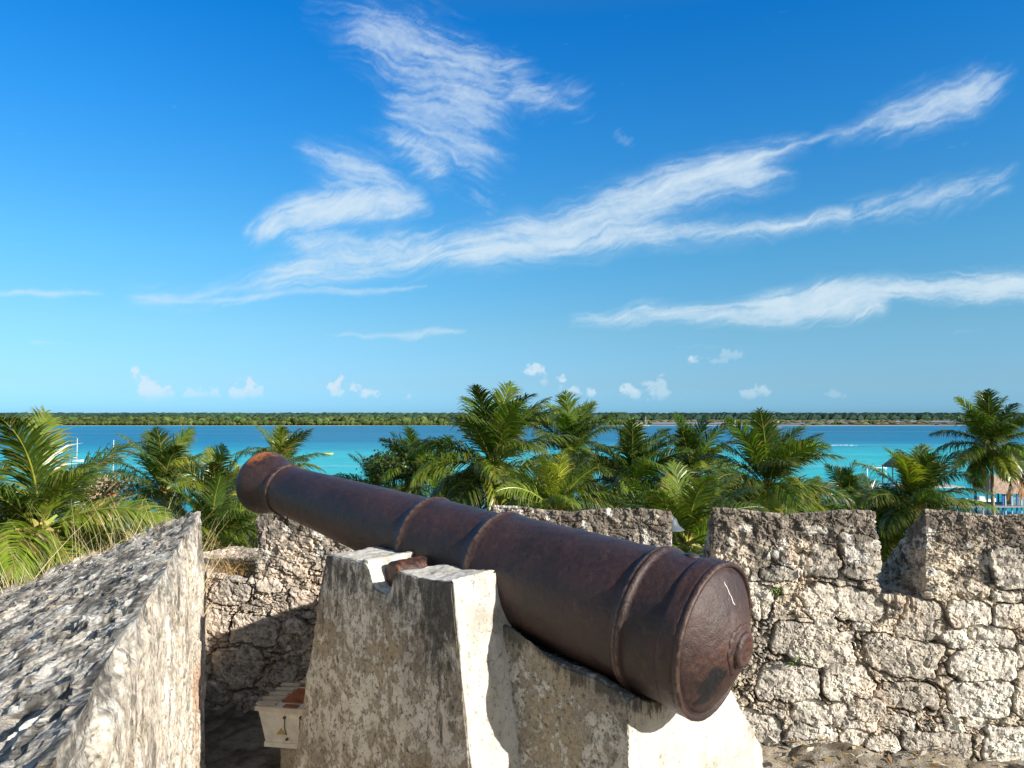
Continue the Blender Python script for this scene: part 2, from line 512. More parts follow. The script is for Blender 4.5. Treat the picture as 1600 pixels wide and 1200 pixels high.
# ------------------------------------------------------------------ sky: high cloud on a far dome
def build_sky():
    azs = np.radians(np.linspace(-52, 52, 1150)); els = np.radians(np.linspace(0.0, 42, 470))
    A, E = np.meshgrid(azs, els, indexing='ij')
    D = np.stack([np.sin(A)*np.cos(E), np.cos(A)*np.cos(E), np.sin(E)], -1).reshape(-1, 3)
    X, Y = proj(D)
    P = np.stack([X, Y, 0*X], 1)
    wx = fbm(P/150, 4, 3); wy = fbm(P/150, 4, 8)
    fx = fbm(P/38, 4, 21); fy = fbm(P/38, 4, 22)
    Xw = X+34*wx+9*fx; Yw = Y+17*wy+6*fy
    def stroke(pts, soft=1.0):
        best = np.zeros(len(X))
        for (x0, y0, w0, i0), (x1, y1, w1, i1) in zip(pts[:-1], pts[1:]):
            dx, dy = x1-x0, y1-y0
            t = np.clip(((Xw-x0)*dx+(Yw-y0)*dy)/(dx*dx+dy*dy), 0, 1)
            d = np.hypot(Xw-(x0+t*dx), Yw-(y0+t*dy))
            w = w0+(w1-w0)*t; i = i0+(i1-i0)*t
            best = np.maximum(best, i*np.exp(-(d/(w*1.3))**1.5*soft))
        return best
    def streak(ang, sx, sy, seed):
        c, s = math.cos(ang), math.sin(ang)
        U = X*c+Y*s+26*wx+6*fx; V_ = -X*s+Y*c+34*wy+10*fy
        return fbm(np.stack([U/sx, V_/sy, 0*U], 1), 6, seed, 0.62)
    s1 = streak(R_(-20), 110, 22, 31)
    s2 = streak(R_(-8), 130, 13, 41)
    s3 = streak(R_(22), 95, 15, 51)
    s4 = streak(R_(-34), 70, 18, 61)
    fib = {id(s1): streak(R_(-24), 42, 6, 81), id(s2): streak(R_(-10), 50, 5, 82), id(s3): streak(R_(18), 44, 6, 83), id(s4): streak(R_(-38), 34, 6, 84)}
    puffy = fbm(np.stack([X/40+0.8*wx, Y/22+0.8*wy, 0*X], 1), 6, 66, 0.62)
    grain = fbm(P/7, 3, 88)
    a = np.zeros(len(X))
    def put(dens, st, k=0.9, th=0.0):
        nonlocal a
        fn = 0.5+1.05*(0.45*st+0.40*puffy+0.38*fib[id(st)]+0.10*grain)
        v = dens*1.16-(1-fn)*0.58*(1.1-0.4*dens)
        a = np.maximum(a, np.clip(v, 0, 1)**1.25*0.88)
    def bank(poly, inten, st, soft_out=7, soft_in=20, rag=11, fw=0.55, low=0.0):
        """a sheet of cirrus with a ragged, feathered outline"""
        nonlocal a
        pg = np.array(poly, float); n = len(pg)
        Xq = X+0.55*(Xw-X); Yq = Y+0.5*(Yw-Y)
        d2 = np.full(len(X), 1e9); ins = np.zeros(len(X), bool)
        near = (X > pg[:, 0].min()-60) & (X < pg[:, 0].max()+60) & (Y > pg[:, 1].min()-60) & (Y < pg[:, 1].max()+60)
        k = np.where(near)[0]; x = Xq[k]; y = Yq[k]
        dd = np.full(len(k), 1e9); ii = np.zeros(len(k), bool)
        for q in range(n):
            (x0, y0), (x1, y1) = pg[q], pg[(q+1) % n]
            dx, dy = x1-x0, y1-y0
            t = np.clip(((x-x0)*dx+(y-y0)*dy)/(dx*dx+dy*dy+1e-9), 0, 1)
            dd = np.minimum(dd, np.hypot(x-x0-t*dx, y-y0-t*dy))
            c = (y0 > y) != (y1 > y)
            ii ^= c & (x < dx*(y-y0)/(dy if abs(dy) > 1e-9 else 1e-9)+x0)
        sd = np.where(ii, dd, -dd)
        f = fib[id(st)][k]
        sd = sd+rag*(0.9*st[k]+1.0*f+0.5*puffy[k])
        body = 0.75*sst(-soft_out*1.3, soft_in*1.5, sd)+0.25*sst(-soft_out*4, soft_in, sd)
        fn = 0.5+0.9*(0.40*st[k]+0.45*puffy[k]+0.50*f+0.16*grain[k])
        fw2 = min(0.9, fw+0.12)
        v = 0.90*inten*body*(1-fw2+fw2*2*np.clip(fn, 0, 1))
        a[k] = np.maximum(a[k], 0.9*(1-np.exp(-v*1.7))/(1-math.exp(-1.7)))
    bank([(215, 460), (330, 453), (385, 440), (440, 412), (500, 388), (560, 374), (600, 364), (665, 368), (700, 374), (800, 342), (870, 332), (960, 296), (1050, 266), (1140, 243), (1245, 224), (1215, 240), (1190, 256), (1225, 280),
          (1180, 300), (1110, 312), (1060, 330), (1000, 345), (1100, 352), (1200, 352), (1190, 362), (1090, 373), (960, 385), (850, 402), (760, 418), (700, 412), (620, 418), (560, 428), (480, 442), (400, 452), (300, 464), (230, 463)], .62, s2, rag=9)
    bank([(560, 408), (700, 385), (850, 360), (1000, 358), (1090, 366), (960, 385), (850, 402), (760, 417), (700, 411), (600, 420)], .95, s2, 4, 16, 7, .3)
    bank([(1000, 322), (1040, 285), (1140, 248), (1235, 228), (1185, 256), (1110, 290), (1050, 305)], .95, s1, 4, 12, 6, .3)
    bank([(390, 362), (425, 336), (470, 312), (515, 300), (560, 296), (610, 300), (655, 308), (668, 326), (640, 338), (590, 343), (540, 350), (490, 364), (440, 369), (405, 370)], .88, s1, 5, 16, 8, .35)
    bank([(482, 232), (540, 238), (590, 258), (612, 292), (640, 306), (560, 306), (500, 300), (515, 275), (495, 255)], .45, s3, rag=12)
    bank([(440, 372), (520, 355), (570, 372), (600, 366), (560, 392), (480, 395)], .5, s1, rag=12)
    bank([(510, 32), (600, 18), (650, 22), (700, 46), (745, 72), (775, 100), (800, 128), (820, 150), (788, 172), (775, 215), (770, 245), (745, 262), (700, 250), (675, 272), (645, 258), (625, 225), (605, 205), (625, 170), (620, 130), (590, 95), (545, 60)], .34, s3, 10, 34, 22, .7)
    bank([(590, 60), (680, 55), (740, 95), (770, 140), (740, 200), (690, 190), (670, 140), (630, 95)], .46, s3, 10, 34, 20, .65)
    bank([(775, 100), (805, 95), (840, 132), (905, 142), (870, 150), (905, 172), (840, 174), (800, 160)], .36, s1, 6, 14, 12, .6)
    bank([(610, 215), (650, 205), (690, 235), (680, 272), (650, 268)], .45, s4, 8, 20, 14, .6)
    bank([(1312, 216), (1350, 192), (1400, 158), (1450, 132), (1515, 110), (1575, 112), (1560, 145), (1520, 176), (1450, 198), (1390, 211), (1345, 213)], .52, s1, 6, 24, 10, .55)
    put(stroke([(1225, 229, 5, .6), (1270, 222, 5, .5), (1312, 215, 5, .5), (1350, 205, 7, .4)]), s1, .8)
    bank([(1055, 372), (1130, 358), (1200, 346), (1290, 335), (1330, 326), (1330, 345), (1250, 360), (1150, 369)], .82, s2, 4, 13, 6, .4)
    bank([(1310, 334), (1400, 310), (1480, 290), (1575, 272), (1560, 294), (1480, 320), (1380, 344), (1325, 346)], .36, s1, 6, 14, 9, .7)
    bank([(895, 495), (960, 488), (1010, 474), (1060, 480), (1140, 476), (1190, 457), (1280, 442), (1400, 442), (1500, 428), (1600, 420), (1680, 418), (1680, 462), (1520, 466), (1400, 470), (1385, 490), (1330, 501), (1240, 507), (1150, 502), (1060, 499), (960, 502)], .86, s2, 4, 13, 7, .35)
    put(stroke([(960, 208, 12, .4), (985, 225, 14, .4)]), s4, 1.0)
    put(stroke([(735, 305, 14, .35), (765, 330, 18, .35)]), s3, 1.0)
    put(stroke([(240, 460, 6, .7), (420, 462, 6, .75), (560, 450, 6, .7), (655, 444, 4, .5)]), s2, .7)
    for pts in ([(0, 454, 5, .6), (90, 456, 6, .75), (175, 457, 4, .5)], [(515, 521, 3, .35), (600, 523, 6, .7), (690, 520, 8, .8), (735, 526, 4, .5)],
                [(40, 537, 3, .45), (110, 539, 3, .35)], [(1050, 543, 3, .35), (1200, 543, 2, .25)], [(1490, 520, 4, .35), (1540, 518, 4, .3)],
                [(330, 470, 4, .6), (520, 450, 5, .7), (655, 444, 3, .6)], [(930, 560, 6, .2), (1000, 556, 8, .25)],
                [(0, 610, 10, .22), (120, 617, 8, .28), (260, 622, 12, .3), (420, 615, 8, .2)], [(860, 612, 9, .22), (960, 620, 9, .22), (1150, 622, 8, .2)]):
        put(stroke(pts), s2, .5)
    # small cumulus low over the far shore
    cu = np.zeros(len(X))
    n5 = fbm(P/14, 5, 71); n6 = fbm(P/30, 3, 77); n7 = fbm(P/5, 3, 78)
    for (x, y, rx, ry, i) in ((216, 583, 9, 10, 1), (226, 596, 15, 15, 1), (240, 606, 22, 13, .95), (262, 613, 16, 7, .5), (310, 615, 22, 6, .5), (340, 613, 12, 7, .6), (372, 612, 18, 9, .75), (386, 605, 14, 11, .95),
                           (402, 612, 9, 8, .6), (525, 606, 12, 10, .95), (535, 616, 14, 7, .7), (552, 611, 12, 9, .9), (572, 616, 15, 7, .8), (628, 618, 12, 6, .6), (840, 585, 12, 12, .95), (828, 582, 8, 6, .8),
                           (845, 597, 8, 8, .4), (873, 599, 9, 9, .9), (897, 608, 10, 7, .8), (915, 613, 13, 7, .75), (986, 611, 13, 8, .8), (998, 616, 9, 7, .6), (1020, 605, 16, 15, .55), (1028, 615, 15, 10, .5),
                           (1168, 615, 12, 7, .5), (1190, 608, 10, 10, .6), (1095, 561, 18, 7, .9), (1140, 554, 18, 7, .35), (1110, 566, 20, 6, .3), (1300, 618, 16, 5, .25)):
        d = ((X+5*fx-x)/rx)**2+((Y+5*fy-y)/ry)**2
        cu = np.maximum(cu, i*sst(1.25, 0.0, d*0.9+2.8*n5+1.1*n7)*sst(1.1, -0.2, (Y-y)/ry*0.7+0.5*n5))
    a = np.maximum(a, cu*0.85)
    a = np.clip(a, 0, 1)*0.97
    # shaded undersides of the little cumulus are bluish grey: brighter on top
    Rr = 30000.0
    V = D*Rr
    n1, n2_ = A.shape
    idx = np.arange(n1*n2_).reshape(n1, n2_)
    Q = np.stack([idx[:-1, :-1], idx[:-1, 1:], idx[1:, 1:], idx[1:, :-1]], -1).reshape(-1, 4)
    keep = (a[Q] > 0.004).any(1)
    Q = Q[keep]
    used = np.unique(Q); rm = np.full(len(V), -1); rm[used] = np.arange(len(used))
    m, nt, out = mat('cloud')
    at = attr(nt, 'cover')
    em = nt.nodes.new('ShaderNodeEmission')
    em.inputs[0].default_value = (0.66, 0.79, 0.88, 1); em.inputs[1].default_value = 0.63
    tr = nt.nodes.new('ShaderNodeBsdfTransparent')
    mx = nt.nodes.new('ShaderNodeMixShader')
    nt.links.new(at.outputs['Fac'], mx.inputs[0]); nt.links.new(tr.outputs[0], mx.inputs[1]); nt.links.new(em.outputs[0], mx.inputs[2])
    nt.links.new(mx.outputs[0], out.inputs[0])
    o = mesh_obj('sky', V[used], rm[Q], m, extra={'cover': a[used]})
    tag(o, kind='structure')
build_sky()

# ------------------------------------------------------------------ water, far shore, ground
WZ = -13.26
def water_mat():
    m, nt, out = mat('lagoon_water')
    tc = nt.nodes.new('ShaderNodeNewGeometry')
    sep = nt.nodes.new('ShaderNodeSeparateXYZ'); nt.links.new(tc.outputs['Position'], sep.inputs[0])
    v = coords(nt, (0.0022, 0.008, 1))
    n = noise_n(nt, v, 1.0, 5, 0.6)
    # distance from the shore plus drifting edges of the sand banks; deeper water is bluer
    d = mth(nt, 'ADD', sep.outputs[1], mth(nt, 'MULTIPLY', mth(nt, 'SUBTRACT', n, 0.5), 150.0))
    d = mth(nt, 'ADD', d, mth(nt, 'MULTIPLY', sep.outputs[0], -0.16))
    f = mth(nt, 'DIVIDE', d, 1200.0)
    c = ramp(nt, f, [(0.05, (0.008, 0.20, 0.27)), (0.10, (0.012, 0.30, 0.36)), (0.17, (0.030, 0.44, 0.48)), (0.25, (0.030, 0.44, 0.50)), (0.31, (0.008, 0.27, 0.40)), (0.38, (0.003, 0.17, 0.31)), (0.6, (0.002, 0.14, 0.28)), (0.86, (0.004, 0.17, 0.31)), (0.95, (0.02, 0.25, 0.33))])
    v2 = coords(nt, (0.012, 0.09, 1))
    n2 = noise_n(nt, v2, 1.0, 6, 0.7)
    c = mixn(nt, 1.0, c, ramp(nt, n2, [(0.3, (0.80, 0.86, 0.88)), (0.7, (1.2, 1.14, 1.12))]), 'MULTIPLY')
    v3 = coords(nt, (0.5, 1.3, 1))
    n3 = noise_n(nt, v3, 1.0, 5, 0.6)
    c = mixn(nt, 1.0, c, ramp(nt, n3, [(0.3, (0.80, 0.86, 0.9)), (0.7, (1.2, 1.14, 1.1))]), 'MULTIPLY')
    v5 = coords(nt, (0.10, 0.42, 1))
    n5 = noise_n(nt, v5, 1.0, 6, 0.75)
    c = mixn(nt, 1.0, c, ramp(nt, n5, [(0.32, (0.55, 0.74, 0.82)), (0.5, (1.0, 1.0, 1.0)), (0.68, (1.7, 1.3, 1.2))]), 'MULTIPLY')
    # long thin slicks left by passing boats
    v4 = coords(nt, (0.0012, 0.055, 1))
    n4 = noise_n(nt, v4, 1.0, 2, 0.4)
    c = mixn(nt, mth(nt, 'MULTIPLY', rampf(nt, n4, 0.655, 0.70), 0.35), c, (0.25, 0.55, 0.66))
    b1 = bump(nt, n3, 0.5, 0.25)
    pbsdf(nt, out, c, 0.35, b1, 0, 0.08)
    return m
def sheet(name, pts, m, kind='structure', col=None):
    o = mesh_obj(name, pts, [tuple(range(len(pts)))], m, smooth=False, col=col)
    return tag(o, kind=kind)
sheet('water', [(-30000, 60, WZ), (30000, 60, WZ), (30000, 45000, WZ), (-30000, 45000, WZ)], water_mat())

def far_ground():
    m, nt, out = mat('salt_flat_and_shore')
    tc = nt.nodes.new('ShaderNodeNewGeometry')
    v = coords(nt, (0.0016, 0.009, 1))
    n = noise_n(nt, v, 1.0, 6, 0.6)
    c = ramp(nt, n, [(0.34, (0.30, 0.36, 0.46)), (0.45, (0.25, 0.29, 0.37)), (0.49, (0.14, 0.13, 0.11)), (0.56, (0.075, 0.085, 0.04)), (0.66, (0.12, 0.12, 0.075)), (0.7, (0.27, 0.32, 0.40))])
    sep = nt.nodes.new('ShaderNodeSeparateXYZ'); nt.links.new(tc.outputs['Position'], sep.inputs[0])
    # forest floor to the left and inland
    lm = rampf(nt, mth(nt, 'ADD', mth(nt, 'MULTIPLY', sep.outputs[0], -1.0), mth(nt, 'MULTIPLY', sep.outputs[1], 0.12)), -60.0, 80.0)
    im = rampf(nt, sep.outputs[1], 2150.0, 2350.0)
    c = mixn(nt, mth(nt, 'MAXIMUM', lm, im), c, (0.05, 0.075, 0.022))
    pbsdf(nt, out, c, 0.9, None, 0, 0.1)
    xs = np.concatenate([np.linspace(-9000, -1500, 20), np.linspace(-1400, 1600, 150), np.linspace(1700, 9000, 20)])
    P = np.stack([xs/160, 0*xs, 0*xs], 1)
    ys = 1120+22*fbm(P, 4, 5)
    V = [(x, y, WZ+0.35) for x, y in zip(xs, ys)]+[(x*4, 44000, WZ+0.35) for x in xs]
    n_ = len(xs)
    Fs = [(i, i+1, n_+i+1, n_+i) for i in range(n_-1)]
    tag(mesh_obj('far_shore', V, Fs, m, smooth=False), kind='structure')
    V = [(x, y-9, WZ+0.12) for x, y in zip(xs, ys)]+[(x, y+7, WZ+0.45) for x, y in zip(xs, ys)]
    tag(mesh_obj('shore_sand', V, Fs, simple('pale_marl', (0.55, 0.56, 0.5), 0.9, 0.2, 0.02), smooth=False), kind='structure')
far_ground()

ICO_V = []
def ico():
    t = (1+5**0.5)/2
    v = np.array([(-1, t, 0), (1, t, 0), (-1, -t, 0), (1, -t, 0), (0, -1, t), (0, 1, t), (0, -1, -t), (0, 1, -t), (t, 0, -1), (t, 0, 1), (-t, 0, -1), (-t, 0, 1)], float)
    v /= np.linalg.norm(v[0])
    f = np.array([(0, 11, 5), (0, 5, 1), (0, 1, 7), (0, 7, 10), (0, 10, 11), (1, 5, 9), (5, 11, 4), (11, 10, 2), (10, 7, 6), (7, 1, 8), (3, 9, 4), (3, 4, 2), (3, 2, 6), (3, 6, 8), (3, 8, 9), (4, 9, 5), (2, 4, 11), (6, 2, 10), (8, 6, 7), (9, 8, 1)])
    return v, f
IV, IF = ico()
def clumps(name, X, Y, Z, RX, RZ, cols, seed, matl=FAR, kind='stuff', label=None, cat=None):
    rg = np.random.RandomState(seed)
    n = len(X)
    jit = 1+0.35*(rg.rand(n, 12)-0.5)
    V = IV[None]*jit[..., None]
    V = V*np.stack([RX, RX, RZ], 1)[:, None]+np.stack([X, Y, Z], 1)[:, None]
    Fs = (IF[None]+(np.arange(n)*12)[:, None, None]).reshape(-1, 3)
    cc = np.repeat(cols, 12, 0)
    return tag(mesh_obj(name, V.reshape(-1, 3), Fs, matl, smooth=False, col=cc), label, cat, kind=kind)
def far_forest():
    rg = np.random.RandomState(5)
    # green scrub along the left shore
    n = 32000
    Y = 1130+(rg.rand(n)**1.6)*1150
    X = (rg.rand(n)*1.05-0.86)*Y*0.95
    edge = 0.10*Y+40+60*rg.randn(n)
    k = X < edge-70*(1)
    X, Y = X[k], Y[k]; n = len(X)
    r = 1.5+2.0*rg.rand(n)
    pn = fbm(np.stack([X/110, Y/160, 0*X], 1), 4, 9)
    tall = (rg.rand(n) < 0.03)
    r = r*(1+0.5*tall)
    br = (1+0.45*pn+0.28*rg.randn(n)).clip(0.35, 1.7)
    cols = np.stack([0.062*br*(1+0.10*rg.randn(n)), 0.085*br, 0.024*br], 1)
    dk = sst(1500, 2200, Y)[:, None]*0.55
    cols = np.clip(cols*(1-dk)+np.array([0.022, 0.045, 0.016])*dk, 0.008, 1)
    clumps('mangrove_scrub', X, Y, WZ+1.6+r*0.7*(1+tall), r*1.35, r*(1.0+0.4*pn), cols, 1, label='low green mangrove scrub along the left far shore', cat='scrub')
    # darker, taller forest behind, to the horizon
    n = 15000
    Y = 2300+(rg.rand(n)**2)*2600
    X = (rg.rand(n)*1.8-0.9)*Y*0.95
    pn = fbm(np.stack([X/300, Y/300, 0*X], 1), 4, 19)
    r = 9+7*rg.rand(n)
    cols = np.stack([0.030+0.02*pn, 0.062+0.03*pn, 0.034+0.008*rg.rand(n)], 1)
    cols = cols*(0.75+0.5*rg.rand(n)[:, None])
    cols = np.clip(cols, 0.006, 1)
    front = sst(2300, 2700, Y)
    clumps('distant_forest', X, Y, WZ+1+r*0.3+7*front, r*1.5, r*0.9, cols, 2, label='dark green forest filling the horizon behind the lagoon', cat='forest')
    # ragged low scrub over the flats on the right
    n = 1300
    Y = 1140+rg.rand(n)*1150
    X = (rg.rand(n)*0.75+0.08)*Y
    pn = fbm(np.stack([X/260, Y/60, 0*X], 1), 4, 29)
    k = (pn > 0.08) | (Y > 2050)
    X, Y = X[k], Y[k]; n = len(X)
    r = 1.2+1.8*rg.rand(n)
    cols = np.stack([0.10+0.05*rg.rand(n), 0.10+0.05*rg.rand(n), 0.05+0.03*rg.rand(n)], 1)
    clumps('flat_scrub', X, Y, WZ+0.5+r*0.3, r*3.5, r, cols, 3, label='patchy low scrub on the pale flats of the right far shore', cat='scrub')
    # mangrove islets
    isl = [(1064, 664, 13, 4.8, 'round dark mangrove islet just left of the first white sail'), (1123, 661, 8, 4.4, 'small mangrove islet between the two white sails'),
           (1223, 661, 12, 5, 'mangrove islet right beside the yellow sail'), (1137, 664, 14, 4.5, ''), (1308, 664, 12, 4.5, 'mangrove islet alone in the middle of the right shore'),
           (1368, 661, 12, 5, 'mangrove islet farthest to the right near the tall palm')]
    isl = [(1137, 663.5, 9, 4.2, 'low round mangrove islet left of the first white sail'), (1180, 661.5, 9, 4.4, 'small mangrove islet between the two white sails'),
           (1222, 661.5, 11, 5.2, 'mangrove islet just right of the yellow sail'), (1308, 663.5, 11, 4.6, 'mangrove islet alone off the middle of the right shore'),
           (1367, 660.5, 12, 5, 'mangrove islet nearest the tall leaning palm')]
    for q, (px, py, wpx, hpx, lab) in enumerate(isl):
        Yd = 1250.0 if py > 662.5 else 1400.0
        c = at_y(px, py, Yd)
        w = wpx/F*Yd; hh = hpx/F*Yd
        n = 60
        ux = np.clip(rg.randn(n)*0.45, -1, 1)
        X = c[0]+ux*w; Y = Yd+rg.randn(n)*8
        r = hh*0.28*(1-0.55*ux**2)*(0.7+0.5*rg.rand(n))
        Z = WZ+0.6+hh*(1-0.8*ux**2)*0.55*rg.rand(n)
        cols = np.stack([0.045+0.03*rg.rand(n), 0.075+0.04*rg.rand(n), 0.022+0*X], 1)
        X = np.append(X, c[0]); Y = np.append(Y, Yd); Z = np.append(Z, WZ+0.5); r = np.append(r, w*0.62)
        cols = np.vstack([cols, [0.05, 0.08, 0.025]])
        rz_ = r.copy(); rz_[-1] = hh*0.55
        clumps('mangrove_islet', X, Y, Z, r*1.5, rz_, cols, 40+q, kind=None, label=lab, cat='mangrove')
        bpy.context.scene.collection.objects[-1]['group'] = 'mangrove islets off the far shore'
far_forest()

def near_ground():
    # one slope from the foot of the fort down under the lagoon
    xs = np.linspace(-160, 160, 90); ys = np.linspace(4.6, 160, 60)
    X, Y = np.meshgrid(xs, ys, indexing='ij')
    P = np.stack([X.ravel()/14, Y.ravel()/14, 0*X.ravel()], 1)
    Z = np.interp(Y.ravel(), [4.6, 9, 60, 88, 98, 160], [-9.5, -10.2, -12.2, -12.75, -13.6, -16])+0.35*fbm(P, 4, 3)
    Z = np.where(Y.ravel() > 90, np.minimum(Z, -13.2), Z)
    V = np.stack([X.ravel(), Y.ravel(), Z], 1)
    idx = np.arange(X.size).reshape(X.shape)
    Q = np.stack([idx[:-1, :-1], idx[1:, :-1], idx[1:, 1:], idx[:-1, 1:]], -1).reshape(-1, 4)
    m, nt, out = mat('lawn_and_sand')
    v = coords(nt)
    n = noise_n(nt, v, 0.25, 8, 0.65)
    c = ramp(nt, n, [(0.35, (0.035, 0.06, 0.015)), (0.52, (0.07, 0.10, 0.03)), (0.62, (0.22, 0.19, 0.12)), (0.75, (0.4, 0.36, 0.27))])
    pbsdf(nt, out, c, 0.95, bump(nt, noise_n(nt, v, 6, 6, 0.7), 0.6, 0.1), 0, 0.1)
    tag(mesh_obj('ground', V, Q, m), kind='structure')
near_ground()

# ------------------------------------------------------------------ the fort: parapet wall with merlons
WO = np.array([0, 4.35]); WU = np.array([0.98894, -0.14834]); WN = np.array([0.14834, 0.98894])   # along, outwards
def wall_w(u, d, z):
    return np.stack([WO[0]+u*WU[0]+d*WN[0], WO[1]+u*WU[1]+d*WN[1], z], -1)
def wall_uz(px, py, d=0.0):
    r = ray(px, py)
    A = np.array([[r[0], -WU[0]], [r[1], -WU[1]]])
    b = WO+WN*d-EYE[:2]
    k, u = np.linalg.solve(A, b)
    return u, EYE[2]+r[2]*k
BIG = []                                     # large facing stones: u, z, half width, half height, skew
def _st(off, sc, x0, y0, x1, y1, skew=0.0, tone=0.0):
    a = wall_uz(off[0]+x0/sc, off[1]+y1/sc); b = wall_uz(off[0]+x1/sc, off[1]+y0/sc)
    BIG.append(((a[0]+b[0])/2, (a[1]+b[1])/2, (b[0]-a[0])/2, (b[1]-a[1])/2, skew, tone))
for s_ in ((300, 592, 640, 752, .25, .1), (700, 640, 995, 790, .22, -.2), (1050, 690, 1300, 820, 0, .25), (1055, 815, 1305, 985, 0, .45), (245, 762, 490, 915, -.1, .15), (510, 772, 715, 905, .1, 0),
           (720, 832, 1000, 940, .1, -.5), (365, 925, 730, 1008, .12, .2), (335, 1010, 565, 1115, .08, .2), (118, 962, 322, 1095, .1, .2), (850, 1055, 1150, 1140, .05, -.6), (1190, 1035, 1420, 1170, -.1, .3),
           (425, 440, 745, 570, .12, -.1), (822, 480, 1020, 650, .05, -.5), (1210, 255, 1420, 435, 0, .1), (470, 562, 562, 606, 0, .2), (572, 612, 668, 655, 0, .1), (646, 582, 722, 622, 0, .2),
           (572, 1015, 700, 1110, 0, 0), (750, 982, 925, 1040, .1, .2), (1000, 602, 1172, 680, 0, .1), (235, 345, 415, 390, 0, -.5), (1205, 444, 1360, 490, 0, .3), (185, 412, 300, 560, 0, 0),
           (600, 902, 780, 972, .1, .1), (1030, 962, 1102, 1050, 0, 0), (1120, 984, 1205, 1046, 0, .2), (1310, 780, 1420, 990, 0, -.2), (700, 1050, 840, 1120, .1, 0), (1310, 690, 1400, 770, 0, .1),
           (1040, 500, 1200, 590, .05, .1), (1210, 500, 1400, 600, 0, .05), (1100, 600, 1300, 680, .05, .1), (430, 250, 560, 400, 0, .3), (570, 190, 730, 400, 0, -.3), (300, 270, 420, 340, 0, -.4)):
    _st((1100, 760), 2.728, *s_[:4], s_[4], s_[5])
for s_ in ((108, 525, 250, 612, 0, 0), (188, 655, 352, 752, .05, -.1), (118, 765, 300, 905, -.1, -.1), (325, 820, 425, 905, 0, 0), (78, 885, 160, 955, 0, -.1), (380, 560, 492, 632, .1, .15), (368, 662, 465, 720, 0, -.1),
           (175, 480, 240, 520, 0, .1), (95, 640, 180, 720, 0, .1), (265, 520, 370, 560, .1, .1), (240, 935, 330, 1000, 0, 0)):
    _st((280, 680), 2.308, *s_[:4], s_[4], s_[5])

